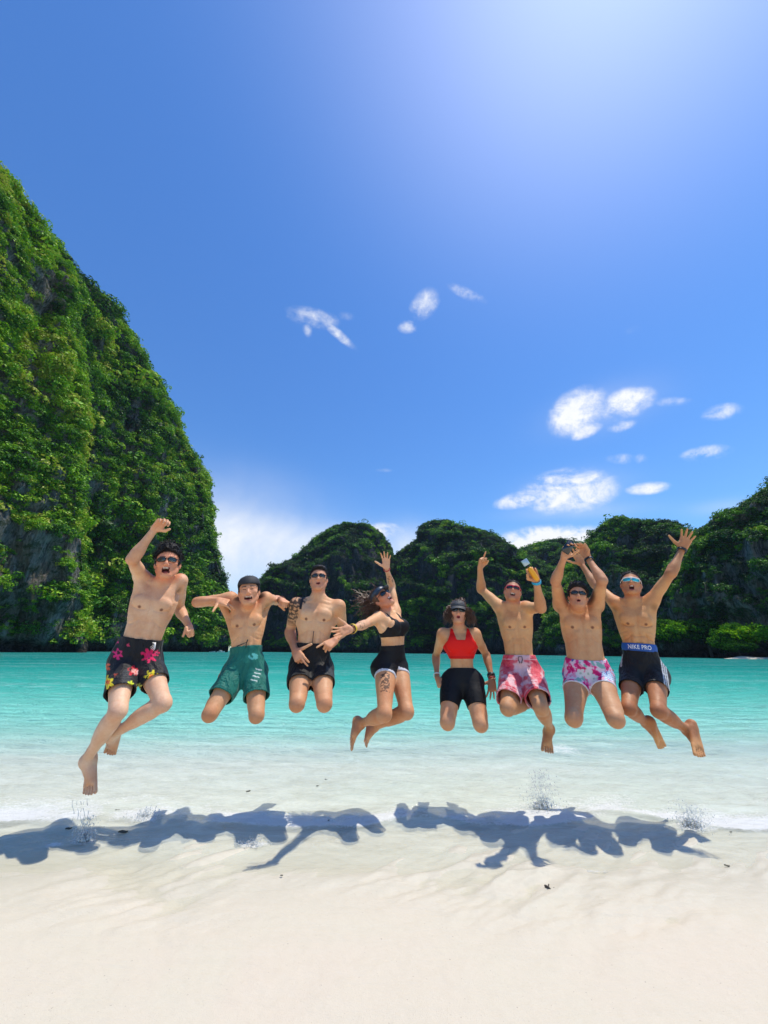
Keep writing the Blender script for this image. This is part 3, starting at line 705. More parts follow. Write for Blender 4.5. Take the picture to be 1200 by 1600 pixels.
# ------------------------------------------------------------------ implicit bodies: smooth unions of limbs, polygonised by surface nets
VOX = 0.0055
class Field:
    def __init__(s, lo, hi, vox=VOX, big=0.12):
        s.vox = vox; s.lo = np.asarray(lo, float) - 2 * vox
        s.n = np.maximum(((np.asarray(hi) - s.lo) / vox).astype(int) + 3, 4)
        s.f = np.full(s.n, big, np.float32); s.big = big
    def sub(s, lo, hi):
        a = np.clip(((np.asarray(lo) - s.lo) / s.vox).astype(int), 0, s.n); b = np.clip(((np.asarray(hi) - s.lo) / s.vox).astype(int) + 2, 0, s.n)
        if np.any(b <= a): return None, None
        g = np.meshgrid(*[(np.arange(a[i], b[i]) * s.vox + s.lo[i]).astype(np.float32) for i in range(3)], indexing='ij')
        return tuple(slice(a[i], b[i]) for i in range(3)), np.stack(g, -1)
    def smin(s, sl, d, k):
        a = s.f[sl]; h = np.clip(0.5 + 0.5 * (a - d) / k, 0, 1)
        s.f[sl] = a * (1 - h) + d * h - k * h * (1 - h)
    def smax(s, sl, d, k):
        a = s.f[sl]; h = np.clip(0.5 - 0.5 * (a - d) / k, 0, 1)
        s.f[sl] = a * (1 - h) + d * h + k * h * (1 - h)
def sd_cone(p, a, b, ra, rb, bulge=0.0, bpos=.35):
    ba = (b - a).astype(np.float32); L2 = float(ba @ ba) + 1e-12
    t = np.clip(((p - a.astype(np.float32)) @ ba) / L2, 0, 1)
    q = p - a.astype(np.float32) - t[..., None] * ba
    r = ra + (rb - ra) * t
    if bulge: r = r + bulge * np.exp(-((t - bpos) / .24) ** 2)
    return np.sqrt(np.einsum('...i,...i', q, q)) - r
def sd_ell(p, c, ax, r):
    q = (p - np.asarray(c, np.float32)) @ (np.asarray(ax, np.float32).T) / np.asarray(r, np.float32)
    l = np.sqrt(np.einsum('...i,...i', q, q)) + 1e-6
    return (l - 1) * (l / (np.sqrt(np.einsum('...i,...i', q / np.asarray(r, np.float32), q / np.asarray(r, np.float32))) + 1e-6))
def prim_box(pr):
    k = pr[0]
    if k == 'cone':
        a, b, ra, rb = pr[1:5]; r = max(ra, rb) + (pr[6] if len(pr) > 6 else 0); return np.minimum(a, b) - r, np.maximum(a, b) + r
    if k == 'ell':
        c, ax, r = pr[1:4]; e = np.sqrt((((np.asarray(ax).T) * np.asarray(r)) ** 2).sum(1)); return c - e, c + e
    if k == 'loft': return pr[1].box()
def prim_eval(pr, p):
    k = pr[0]
    if k == 'cone': return sd_cone(p, pr[1], pr[2], pr[3], pr[4], *(pr[6:8] if len(pr) > 6 else ()))
    if k == 'ell': return sd_ell(p, pr[1], pr[2], pr[3])
    return pr[1].dist(p)
def prim_k(pr): return pr[5] if pr[0] == 'cone' else pr[4] if pr[0] == 'ell' else pr[2]
def run_prims(F, prims, grow=0.0):
    for pr in prims:
        if pr[0] == 'sub':
            q = pr[1]; lo, hi = prim_box(q); k = prim_k(q); sl, p = F.sub(lo - k, hi + k)
            if sl is None: continue
            F.smax(sl, -prim_eval(q, p), k); continue
        lo, hi = prim_box(pr); k = prim_k(pr); mrg = F.big * .5 + grow
        sl, p = F.sub(lo - mrg, hi + mrg)
        if sl is None: continue
        F.smin(sl, prim_eval(pr, p) - grow, k)
_E = [(0, 1), (2, 3), (4, 5), (6, 7), (0, 2), (1, 3), (4, 6), (5, 7), (0, 4), (1, 5), (2, 6), (3, 7)]
_C = np.array([[(i >> 2) & 1, (i >> 1) & 1, i & 1] for i in range(8)])
def surface_nets(f, lo, vox):
    s = f < 0
    c = np.zeros(tuple(np.array(f.shape) - 1), np.int8)
    for o in _C: c += s[o[0]:f.shape[0] - 1 + o[0], o[1]:f.shape[1] - 1 + o[1], o[2]:f.shape[2] - 1 + o[2]]
    idx = np.argwhere((c > 0) & (c < 8))
    if not len(idx): return np.zeros((0, 3)), np.zeros((0, 4), int)
    vals = np.stack([f[idx[:, 0] + o[0], idx[:, 1] + o[1], idx[:, 2] + o[2]] for o in _C], 1)
    acc = np.zeros((len(idx), 3)); cnt = np.zeros(len(idx))
    for a, b in _E:
        va, vb = vals[:, a], vals[:, b]; cr = (va < 0) != (vb < 0)
        t = np.where(cr, va / np.where(cr, va - vb, 1), 0)
        acc += np.where(cr[:, None], _C[a] + t[:, None] * (_C[b] - _C[a]), 0); cnt += cr
    V = (idx + acc / cnt[:, None]) * vox + lo
    vid = np.full(c.shape, -1, np.int32); vid[tuple(idx.T)] = np.arange(len(idx))
    Q = []
    for ax in range(3):
        o1, o2 = [(1, 2), (2, 0), (0, 1)][ax]
        sh = [slice(1, -1)] * 3; sh[ax] = slice(0, -1); s0 = s[tuple(sh)]
        sh[ax] = slice(1, None); s1 = s[tuple(sh)]
        e = np.argwhere(s0 != s1); 
        if not len(e): continue
        flip = s0[tuple(e.T)]
        off = np.ones(3, int); off[ax] = 0; e = e + off
        u = np.zeros(3, int); u[o1] = 1; v = np.zeros(3, int); v[o2] = 1
        q = np.stack([vid[tuple((e - u - v).T)], vid[tuple((e - v).T)], vid[tuple(e.T)], vid[tuple((e - u).T)]], 1)
        q = np.where(flip[:, None], q, q[:, ::-1]); Q.append(q)
    Q = np.concatenate(Q); Q = Q[(Q >= 0).all(1)]
    return V, Q

class Loft:
    """Torso: superelliptic cross-sections along a gently bowed spine, turning from the hip line to the shoulder line."""
    def __init__(s, pel, neck, rh, rs, tab, bow=0.0, S=1.0):
        s.pel, s.neck = np.asarray(pel, float), np.asarray(neck, float); s.L = np.linalg.norm(s.neck - s.pel); s.up = (s.neck - s.pel) / s.L
        orth = lambda r: unit(r - (r @ s.up) * s.up)
        s.rh, s.rs = orth(rh), orth(rs); s.bow = bow
        s.tab = np.array(tab, float)   # t, half width, half depth, forward offset
        s.S = S
    def frame(s, t):
        r = unit(s.rh * (1 - t) + s.rs * t); return r, np.cross(r, s.up)
    def center(s, t):
        r, f = s.frame(t); return s.pel + s.up * s.L * t + f * (np.interp(t, s.tab[:, 0], s.tab[:, 3]) + s.bow * (1 - (2 * t - 1) ** 2))
    def coords(s, p):
        q = p - s.pel.astype(np.float32); t = (q @ s.up.astype(np.float32)) / s.L; tc = np.clip(t, 0, 1)[..., None]
        r = s.rh * (1 - tc) + s.rs * tc; r = r / np.linalg.norm(r, axis=-1, keepdims=True); f = np.cross(r, s.up)
        off = np.interp(t, s.tab[:, 0], s.tab[:, 3]) + s.bow * np.maximum(1 - (2 * t - 1) ** 2, 0)
        return t, np.einsum('...i,...i', q, r), np.einsum('...i,...i', q, f) - off
    def wd(s, t): return np.interp(t, s.tab[:, 0], s.tab[:, 1]), np.interp(t, s.tab[:, 0], s.tab[:, 2])
    def dist(s, p):
        t, x, y = s.coords(p); w, d = s.wd(t)
        l = (np.abs(x / w) ** 2.35 + np.abs(y / d) ** 2.35) ** (1 / 2.35)
        dd = (l - 1) * np.minimum(w, d)
        lo, hi = s.tab[0, 0], s.tab[-1, 0]
        cap = np.maximum((lo - t), (t - hi)) * s.L
        return np.maximum(dd, cap).astype(np.float32)
    def box(s):
        P_ = np.array([s.center(t) for t in np.linspace(s.tab[0, 0], s.tab[-1, 0], 9)]); m = s.tab[:, 1:3].max()
        return P_.min(0) - m, P_.max(0) + m
    def surf(s, t, x, extra=0.0):
        """Point on the front surface at height t and sideways offset x, and the outward direction."""
        w, d = s.wd(t); xx = np.clip(abs(x / w), 0, .999); y = d * (1 - xx ** 2.35) ** (1 / 2.35)
        r, f = s.frame(t); return s.center(t) + r * x + f * (y + extra), f

MALE = [(-.30, .075, .075, 0), (-.2, .125, .1, -.005), (-.08, .163, .112, -.008), (.05, .160, .108, 0), (.22, .142, .098, .004), (.42, .149, .102, .006), (.62, .166, .112, .004), (.78, .168, .112, -.002), (.9, .132, .085, -.008), (1.0, .07, .062, -.006), (1.06, .05, .05, 0)]
FEMALE = [(-.30, .075, .07, 0), (-.2, .135, .105, -.008), (-.08, .172, .118, -.01), (.05, .160, .108, -.004), (.24, .125, .088, .002), (.42, .128, .088, .002), (.62, .142, .098, 0), (.78, .142, .096, -.004), (.9, .115, .075, -.008), (1.0, .058, .052, -.006), (1.06, .042, .042, 0)]

def hand_prims(wr, h, n, tdir, pose, S):
    """Palm, four unequal jointed fingers and a thumb from the side of the palm. n: way the palm faces, tdir: thumb side."""
    h = unit(h); n = unit(n - (n @ h) * h); t = np.cross(h, n); t = t * (1 if t @ tdir > 0 else -1)
    pr = []; S = S * 1.02
    offs = (.029, .0095, -.0105, -.029); base = (.088, .091, .087, .078); ln = (.070, .079, .073, .056); rr = (.0092, .0095, .0090, .0080)
    curl = {'spread': (6, 8, 6), 'relax': (28, 30, 20), 'fist': (78, 95, 60), 'grip': (45, 62, 40), 'claw': (30, 45, 30), 'point': (78, 95, 60), 'flat': (12, 12, 8), 'pistol': (70, 90, 55)}[pose]
    fan = {'spread': (17, 5, -8, -21), 'relax': (5, 1, -3, -7), 'fist': (3, 1, -1, -3), 'grip': (4, 1, -2, -5), 'claw': (10, 3, -5, -13), 'point': (3, 1, -1, -3), 'flat': (4, 1, -2, -6), 'pistol': (3, 1, -1, -3)}[pose]
    for i in range(4):
        b = wr + (h * base[i] + t * offs[i]) * S
        pr.append(('cone', wr + t * offs[i] * .55 * S + h * .01, b, .0165 * S, .0125 * S, .010))
        fa = D2R(fan[i]); d = unit(h * math.cos(fa) + t * math.sin(fa)); p = b; acc = 0
        cu = curl
        if pose == 'point' and i == 0: cu = (4, 5, 3)
        if pose == 'pistol' and i < 2: cu = (12, 18, 12)
        for j, (fr, c) in enumerate(zip((.46, .30, .24), cu)):
            acc += D2R(c); dd = d * math.cos(acc) + n * math.sin(acc); q = p + dd * ln[i] * fr * S
            r0 = rr[i] * S * (1 - .1 * j); pr.append(('cone', p, q, r0, r0 * .9, .0035)); p = q
    th = {'spread': (unit(h * .45 + t * .95), unit(h * .6 + t * .8)), 'relax': (unit(h * .7 + t * .6 + n * .35), unit(h * .9 + t * .2 + n * .3)),
          'fist': (unit(h * .75 + t * .3 + n * .65), unit(h * .35 - t * .75 + n * .45)), 'grip': (unit(h * .5 + t * .55 + n * .6), unit(h * .7 - t * .1 + n * .7)),
          'claw': (unit(h * .5 + t * .85 + n * .3), unit(h * .8 + t * .3 + n * .4)), 'point': (unit(h * .75 + t * .35 + n * .6), unit(h * .4 - t * .6 + n * .4)),
          'flat': (unit(h * .7 + t * .7), unit(h * .9 + t * .3)), 'pistol': (unit(h * .35 + t * .95), unit(h * .35 + t * .95))}[pose]
    b = wr + (h * .022 + t * .024 + n * .006) * S; q = b + th[0] * .044 * S; e = q + th[1] * .036 * S; e2 = e + unit(th[1] + n * .15) * .024 * S
    pr += [('cone', wr + h * .01, q, .018 * S, .0125 * S, .012), ('cone', q, e, .0115 * S, .0100 * S, .004), ('cone', e, e2, .0100 * S, .0085 * S, .003)]
    pr.append(('ell', wr + (h * .04 + t * .018 + n * .010) * S, np.array([h, t, n]), np.array([.030, .018, .013]) * S, .01))
    return pr, wr + (h * .09 + n * .03) * S, (h, t, n)

def foot_prims(an, f, sole, S, outer):
    f = unit(f); sole = unit(sole - (sole @ f) * f); o = np.cross(f, sole); o = o * (1 if o @ outer > 0 else -1)
    c = [('ell', an + (sole * .040 - f * .030) * S, np.array([f, o, sole]), np.array([.036, .030, .040]) * S, .02),
         ('cone', an, an + (sole * .035) * S, .036 * S, .034 * S, .02),
         ('cone', an + (f * .02 + sole * .012) * S, an + (f * .115 + sole * .050) * S, .034 * S, .020 * S, .025),
         ('cone', an + (f * .00 + sole * .055 + o * .012) * S, an + (f * .125 + sole * .060 + o * .030) * S, .018 * S, .014 * S, .02),
         ('cone', an + (f * .00 + sole * .050 - o * .012) * S, an + (f * .135 + sole * .058 - o * .026) * S, .018 * S, .017 * S, .02)]
    for i, (oo, L, r) in enumerate(((-.033, .192, .0112), (-.0115, .192, .0078), (.0055, .185, .0075), (.0215, .175, .0072), (.0365, .163, .0070))):
        b = an + (f * (.125 - .005 * i) + sole * .058 + o * oo) * S; e = an + (f * L + sole * .064 + o * oo * 1.12) * S
        c.append(('cone', b, e, r * .95 * S, r * 1.05 * S, .002))
    return c, (f, o, sole)

def head_prims(c, r, f, u, S, mouth, sex='m'):
    ax = np.array([r, f, u]); L = lambda x, y, z: c + (r * x + f * y + u * z) * S
    m = 1.0 if sex == 'm' else .93
    E = lambda x, y, z, a, b_, c_, k: ('ell', L(x, y, z), ax, np.array([a, b_, c_]) * S, k)
    C = lambda a, b_, ra, rb, k: ('cone', L(*a), L(*b_), ra * S, rb * S, k)
    pr = [E(0, -.012, .034, .077, .098, .084, .01), E(0, .024, -.032, .060 * m, .068, .078, .03)]
    for s in (-1, 1):
        pr += [C((s * .056 * m, -.004, -.050), (s * .022 * m, .058, -.098), .018, .016, .03), E(s * .043, .056, -.014, .023, .022, .020, .02)]
        pr += [C((s * .012, .082, .028), (s * .044, .066, .026), .011, .009, .015)]
    pr += [E(0, .068, -.097, .021 * m, .020, .017, .025)]
    for s in (-1, 1):
        pr.append(('sub', E(s * .031, .099, .008, .018, .013, .011, .012)))
        pr.append(E(s * .030, .072, .008, .0135, .0145, .0125, .002))
        pr.append(('sub', E(s * .030, .0865, .0075, .012, .002, .0015, .001)))
    pr += [C((0, .082, .018), (0, .104, -.022), .0085, .0115, .010), E(-.0115, .096, -.030, .0095, .011, .0080, .006), E(.0115, .096, -.030, .0095, .011, .0080, .006)]
    mw, mo = mouth
    if mo > .004:
        pr += [E(0, .082, -.060 - mo * .3, mw + .007, .017, mo + .007, .008)]
        pr.append(('sub', E(0, .095, -.060 - mo * .3, mw, .034, mo, .003)))
        if mo > .009: pr.append(C((-mw * .55, .079, -.058 + mo * .42), (mw * .55, .079, -.058 + mo * .42), .0045, .0045, .001))
        if mo > .012: pr.append(E(0, .068, -.060 - mo * .95, mw * .62, .018, .008, .002))
    else:
        pr += [C((-mw, .086, -.056), (mw, .086, -.056), .0055, .0055, .006), C((-mw * .8, .086, -.0665), (mw * .8, .086, -.0665), .0065, .0065, .005),
               ('sub', C((-mw * 1.1, .096, -.061), (mw * 1.1, .096, -.061), .0022, .0022, .002))]
    for s in (-1, 1):
        ea = unit(r * s * .9 + f * .35) 
        ee = np.array([ea, unit(np.cross(u, ea)), u])
        pr += [('ell', L(s * .078, -.012, -.004), ee, np.array([.008, .019, .033]) * S, .006), ('sub', ('ell', L(s * .087, -.006, 0), ee, np.array([.006, .010, .019]) * S, .004))]
    return pr, L

def solve_len(px, py, parent, Lq, sign):
    d = unit(ray(px, py)); w_ = CAM - parent; b = w_ @ d; c = w_ @ w_ - Lq * Lq; disc = b * b - c
    if disc < 0: return parent + unit(CAM + d * (-b) - parent) * Lq
    return CAM + d * (-b + sign * math.sqrt(disc))

PEOPLE_LOG = []
def person(sp):
    S = sp['S'] = sp['S'] * 1.035; Y = sp['Y'] * 1.04; W = sp.get('bulk', 1.0); sex = sp.get('sex', 'm')
    J = {}
    def at(v): return P(v[0], v[1], Y + (v[2] if len(v) > 2 else 0))
    pel, neck = at(sp['pel']), at(sp['neck']); kx = -pel[0] / pel[1] * sp.get('tc', .6)
    def atk(v, mid):
        q = at(v); return P(v[0], v[1], q[1] + kx * (q[0] - mid[0])) if 'turn' not in sp else q
    shA, shB, hpA, hpB = atk(sp['shA'], neck), atk(sp['shB'], neck), atk(sp['hpA'], pel), atk(sp['hpB'], pel)
    tab = np.array(MALE if sex == 'm' else FEMALE, float); tab[:, 1:3] *= S * W; tab[:, 1] *= sp.get('wide', 1.0)
    wx = sp.get('wx', .85); wf_ = np.interp(tab[:, 0], [-.3, -.05, .2, .8, 1.0], [wx ** .4, wx ** .4, wx, wx, wx ** .5]); tab[:, 1] *= wf_; tab[:, 2] *= wf_ ** .5
    if 'belly' in sp:
        g_ = np.exp(-((tab[:, 0] - .18) / .28) ** 2); tab[:, 2] += sp['belly'] * g_; tab[:, 1] += sp['belly'] * .6 * g_; tab[:, 3] += sp['belly'] * .5 * g_
    rh = unit(hpB - hpA); rs = unit(shB - shA)
    if 'turn' in sp:     # body turned about its own long axis: the hip and shoulder lines are given directly
        rh, rs = (unit(np.array(v, float)) for v in sp['turn'])
    lo_ = Loft(pel, neck, rh, rs, tab, sp.get('bow', 0), S)
    up = lo_.up; rr_, ff = lo_.frame(.75); torso = [('loft', lo_, .01)]
    limbs = []; legs = {}; arms = {}
    # --- arms
    au, af = .285 * S, .250 * S; q_ = 1.0 if sex == 'm' else .84; q_ *= sp.get('limb', 1.0)
    hands = []
    for sd, sh in (('A', shA), ('B', shB)):
        a = sp['arm' + sd]; el = solve_len(a['el'][0], a['el'][1], sh, au, a['el'][2]); wr = solve_len(a['wr'][0], a['wr'][1], el, af, a['wr'][2])
        hd = P(a['hd'][0], a['hd'][1], wr[1] + a['hd'][2]) - wr
        arms[sd] = (sh, el, wr)
        ud = unit(el - sh)
        limbs += [('cone', sh, sh + ud * .03, .058 * S * q_ * W, .055 * S * q_ * W, .035), ('cone', sh, el, .047 * S * q_ * W, .036 * S * q_, .03, .007 * q_, .5),
                  ('cone', el, wr, .037 * S * q_, .024 * S * q_, .02, .010 * S * q_, .22)]
        # chest and back muscle that follows the raised or lowered arm, trapezius
        side = rs * (-1 if sd == 'A' else 1)
        torso += [('cone', sh + ud * .09 * S, lo_.center(.55) + side * .105 * S * W * wx, .030 * S * q_ * W, .033 * S * W * wx, .05)]
        torso += [('cone', sh + ff * .02 * S, lo_.center(.78) + side * .06 * S * W * wx + ff * .052 * S * W, .036 * S * q_, .036 * S * W, .045)]
        torso += [('cone', sh + up * .012, lo_.center(1.03) - ff * .015, .030 * S * q_, .040 * S * q_, .045)]
        hp, hc, hf = hand_prims(wr, hd, np.array(a['n'], float), np.array(a['t'], float), a['pose'], S * (1.0 if sex == 'm' else .92))
        limbs += hp; hands.append((sd, wr, hc, hf, el))
    # --- pectorals, breasts, collar bones, hips
    for s in (-1, 1):
        if sex == 'm':
            p_, _ = lo_.surf(.74, s * .074 * S * W * wx); torso.append(('ell', p_ - ff * .020, np.array([rs, ff, up]), np.array([.078 * wx, .032, .056]) * S * W, .014))
            p_, _ = lo_.surf(.38, s * .042 * S * W * wx); torso.append(('cone', p_ - ff * .022 + up * .09 * S, p_ - ff * .020 - up * .09 * S, .024 * S, .022 * S, .012))
        else:
            p_, _ = lo_.surf(.70, s * .066 * S); b_ = sp.get('bust', 1.0); torso.append(('ell', p_ + ff * .004, np.array([rs, ff, up]), np.array([.062, .052 * b_, .060]) * S, .022))
        torso.append(('cone', lo_.center(.98) + rs * s * .02 + ff * .045 * S, (shA if s < 0 else shB) + ff * .03 * S - up * .0, .0085, .0085, .022))
    # --- legs
    tl, sl_ = .425 * S, .400 * S; g_ = sp.get('leg', 1.0)
    legprims = []
    for sd, hp_ in (('A', hpA), ('B', hpB)):
        a = sp['leg' + sd]; kn = solve_len(a['kn'][0], a['kn'][1], hp_, tl * a.get('tl', 1), a['kn'][2]); an = solve_len(a['an'][0], a['an'][1], kn, sl_, a['an'][2])
        to = solve_len(a['to'][0], a['to'][1], an, .19 * S, a['to'][2]); legs[sd] = (hp_, kn, an, to)
        td, sd_ = unit(kn - hp_), unit(an - kn); back = unit(sd_ - (sd_ @ td) * td) if abs(sd_ @ td) < .98 else -ff
        legprims += [('cone', hp_, kn, .083 * S * g_, .052 * S * g_, .035, .008 * S * g_, .35), ('ell', hp_ + back * .035 * S - td * .01 - ff * .02, np.array([rh, unit(np.cross(up, rh)), up]), np.array([.080, .085, .085]) * S * g_, .04)]
        legprims += [('cone', kn - td * .02 - back * .010, kn + sd_ * .025 - back * .012, .043 * S * g_, .038 * S * g_, .02)]
        limbs += [('cone', kn, an, .046 * S * g_, .030 * S, .025), ('cone', kn + sd_ * .09 * S + back * 0 , kn + sd_ * .22 * S, .048 * S * g_, .036 * S, .03)]
        # calf bulge on the back of the shank
        cb = unit(-td - (-td @ sd_) * sd_) if abs(td @ sd_) < .95 else -ff
        cb = -cb if False else cb
        calf_side = unit(td * -1 - (td * -1 @ sd_) * sd_)
        limbs.append(('ell', kn + sd_ * .13 * S + calf_side * .018 * S, np.array([sd_, calf_side, unit(np.cross(sd_, calf_side))]), np.array([.12, .044, .048]) * S * g_, .03))
        sole = a.get('sole'); sole = np.array(sole, float) if sole is not None else sd_
        fp, ffr = foot_prims(an, to - an, sole, S * a.get('fs', 1.0), rh * (-1 if sd == 'A' else 1)); limbs += fp; legs[sd] = (hp_, kn, an, to, ffr)
    # --- head and neck
    hc = at(sp['head']); hu = unit(at(sp['top']) - hc) ; hfv = np.array(sp['face'], float) + (np.array([-hc[0] / hc[1], 0, -.10]) * .9 if 'turn' not in sp else 0); hfv = unit(hfv - (hfv @ hu) * hu); hr = np.cross(hfv, hu) * -1
    hr = np.cross(hu, hfv) * -1
    hr = unit(np.cross(hfv, hu)); hr = hr if hr @ np.array(sp.get('rightref', (1, 0, 0)), float) > 0 else -hr
    HS = S * sp.get('hs', 1.0) * .97
    hp_pr, HL = head_prims(hc, hr, hfv, hu, HS, sp['mouth'], sex)
    nr = (.058 if sex == 'm' else .046) * S * W ** .5
    nb = lo_.center(.98); hbase = hc - hu * .06 * HS - hfv * .018 * HS
    neckp = [('cone', nb, hbase, nr, nr * .93, .025)]
    for s in (-1, 1): neckp.append(('cone', nb + ff * .03 * S + rs * s * .012, hc - hu * .055 * HS + hr * s * .055 * HS - hfv * .01, .012, .012, .015))
    allp = torso + legprims + limbs + neckp
    boxes = [prim_box(p_) for p_ in allp + [q for q in hp_pr if q[0] != 'sub']]
    F = Field(np.min([b[0] for b in boxes], 0) - .01, np.max([b[1] for b in boxes], 0) + .01)
    run_prims(F, torso + legprims)
    # navel, groove down the belly, ribs: fine relief of the trunk
    nv, nvf = lo_.surf(.10 if sex == 'm' else .13, 0.0, .0)
    sl, p = F.sub(*[b + e for b, e in zip(lo_.box(), (-.03, .03))])
    t, x, y = lo_.coords(p); w_, d_ = lo_.wd(t); front = (y > 0)
    rel = .0065 * np.exp(-(x / (.012 * S)) ** 2) * smooth01(t, .12, .3) * smooth01(-t, -.95, -.7)
    if sex == 'm':
        k_ = sp.get('abs', .5) * .8 + .35; xa = np.abs(x) / (S * W * wx)
        G = lambda v, w: np.exp(-(v / w) ** 2)
        rel = rel + k_ * .0070 * G(t - (.635 + 4.5 * (xa - .07) ** 2 * 1.6), .016) * smooth01(xa, .015, .04) * smooth01(-xa, -.15, -.12)     # under the chest
        rel = rel + k_ * .0055 * G(t - (.58 - 1.35 * xa), .020) * smooth01(xa, .03, .06) * smooth01(-xa, -.14, -.11)                        # edge of the rib cage
        for tt in (.27, .38, .485): rel = rel + k_ * .0042 * G(t - tt, .012) * smooth01(-xa, -.070, -.055)
        rel = rel + k_ * .0045 * G(xa - .072, .010) * smooth01(t, .12, .2) * smooth01(-t, -.56, -.46)
        rel = rel + k_ * .0050 * G(t - (.02 + 1.6 * (xa - .06)), .018) * smooth01(xa, .06, .08)
        for tt in (.44, .50, .56): rel = rel + k_ * .0022 * G(t - tt + .5 * (xa - .1), .009) * smooth01(xa, .085, .10)                        # ribs at the flank
    F.f[sl] += np.where(front, rel, .003 * np.exp(-(x / .012) ** 2)).astype(np.float32)
    run_prims(F, [('sub', ('ell', nv + nvf * .006, np.array([rr_, ff, up]), np.array([.008, .016, .009]), .006))])
    run_prims(F, limbs + neckp)
    H = Field(hc - .19 * HS, hc + .19 * HS, VOX, .12); run_prims(H, hp_pr)
    # merge the head field (own lattice) into the body by trilinear lookup
    sl, p = F.sub(hc - .17 * HS, hc + .17 * HS)
    g = (p - H.lo) / H.vox; i0 = np.clip(g.astype(int), 0, np.array(H.n) - 2); fr = np.clip(g - i0, 0, 1); hv = 0
    for o in _C:
        wgt = np.where(o[0], fr[..., 0], 1 - fr[..., 0]) * np.where(o[1], fr[..., 1], 1 - fr[..., 1]) * np.where(o[2], fr[..., 2], 1 - fr[..., 2])
        hv = hv + wgt * H.f[i0[..., 0] + o[0], i0[..., 1] + o[1], i0[..., 2] + o[2]]
    # smooth only against the neck below; keep the face crisp
    F.smin(sl, hv.astype(np.float32), .012)
    V, Q = surface_nets(F.f, F.lo, F.vox)
    # --- colour of the skin itself
    base = np.array(sp['skin']) * [1.25, 1.22, 1.12]; n_ = fbm(V * 6 + 3, 3)[:, None]
    Cc = base[None] * (1 + np.array([[.07, .11, .13]]) * n_)
    leg_t = np.array(sp.get('legskin', sp['skin'])) * [1.3, 1.25, 1.12]; dleg = np.minimum(sd_cone(V.astype(np.float32), legs['A'][0], legs['A'][1], .1, .1), sd_cone(V.astype(np.float32), legs['B'][0], legs['B'][1], .1, .1))
    dsh = np.minimum(sd_cone(V.astype(np.float32), legs['A'][1], legs['A'][2], .1, .1), sd_cone(V.astype(np.float32), legs['B'][1], legs['B'][2], .1, .1))
    wl = smooth01(-np.minimum(dleg, dsh), -.02, .03)[:, None]; Cc = Cc * (1 - wl) + leg_t[None] * (1 + .07 * n_) * wl
    armt = np.array(sp.get('armskin', base * [.88, .80, .76])) * [1.25, 1.2, 1.05]
    da = np.minimum(sd_cone(V.astype(np.float32), arms['A'][1], arms['A'][2], .06, .06), sd_cone(V.astype(np.float32), arms['B'][1], arms['B'][2], .06, .06)); wa = smooth01(-da, -.03, .02)[:, None]; Cc = Cc * (1 - wa) + armt[None] * wa
    faced = np.linalg.norm((V - hc), axis=1); wf = smooth01(-faced, -.16 * HS, -.12 * HS)[:, None]; face = np.array(sp.get('faceskin', base * [.9, .78, .72])) * [1.25, 1.2, 1.05]; Cc = Cc * (1 - wf) + face[None] * wf
    def blob(c, r, col, k=1.0, sharp=.35):
        wq = smooth01(-np.linalg.norm(V - c, axis=1), -r * (1 + sharp), -r * (1 - sharp))[:, None] * k
        Cc[:] = Cc * (1 - wq) + np.array(col)[None] * wq
    if sex == 'm':
        for s in (-1, 1):
            p_, f_ = lo_.surf(.665, s * .084 * S * W * wx); blob(p_ + f_ * .008, .0125, (.17, .06, .035), .9)
    for sd in 'AB':       # rougher, darker knees and elbows, flushed shoulders
        blob(legs[sd][1] - np.array([0, .03, 0]), .038, np.array(sp.get('legskin', sp['skin'])) * [1.05, .82, .72], .55, .7)
        blob(arms[sd][1], .040, armt * [.95, .78, .72], .45, .7); blob(arms[sd][0] + up * .03, .07, base * [1.02, .84, .78], .5, .8)
        blob(arms[sd][2] + (arms[sd][2] - arms[sd][1]) * .35, .09, armt * [1.08, .90, .86], .6, .8)
    blob(lo_.center(.86) + ff * .1, .07, base * [1.0, .82, .74], .45, .9)
    blob(nv, .011, base * .35, .85)
    q = (V - hc) @ np.array([hr, hfv, hu]).T / HS
    mw, mo = sp['mouth']; inm = (np.abs(q[:, 0]) < mw + .003) & (q[:, 1] > .03) & (np.abs(q[:, 2] + .060 + mo * .3) < mo + .002)
    if mo > .004:
        deep = inm & (q[:, 1] < .0895) ; Cc[deep] = (.10, .015, .012)
        lip = (((q[:, 0] / (mw + .008)) ** 2 + ((q[:, 2] + .060 + mo * .3) / (mo + .009)) ** 2) < 1) & (q[:, 1] >= .0885) & (q[:, 1] < .13) & ~deep; Cc[lip] = np.array(sp.get('lip', (.42, .13, .10)))
        teeth = (np.abs(q[:, 0]) < mw * .75) & (np.abs(q[:, 2] + .058 - mo * .45) < .0065) & (q[:, 1] > .074) & (q[:, 1] < .094) & (mo > .007) & (np.abs(q[:, 2] + .058 - mo * .45) < .0050); Cc[teeth] = (.62, .58, .52)
        ton = (np.abs(q[:, 0]) < mw * .55) & (q[:, 2] < -.060 - mo * .75) & (q[:, 1] > .05) & inm; Cc[ton] = (.35, .08, .07)
    else:
        lip = (((q[:, 0] / (mw + .006)) ** 2 + ((q[:, 2] + .061) / .012) ** 2) < 1) & (q[:, 1] > .08); Cc[lip] = np.array(sp.get('lip', (.42, .13, .10)))
    for s in (-1, 1):   # brows and closed lashes
        bw = (np.abs(q[:, 0] - s * .031) < .018) & (np.abs(q[:, 2] - .031 + .12 * np.abs(np.abs(q[:, 0]) - .03)) < .0045) & (q[:, 1] > .05); Cc[bw] = Cc[bw] * .25
        es = (np.abs(q[:, 0] - s * .030) < .012) & (np.abs(q[:, 2] - .0075) < .0028) & (q[:, 1] > .06); Cc[es] = Cc[es] * .15
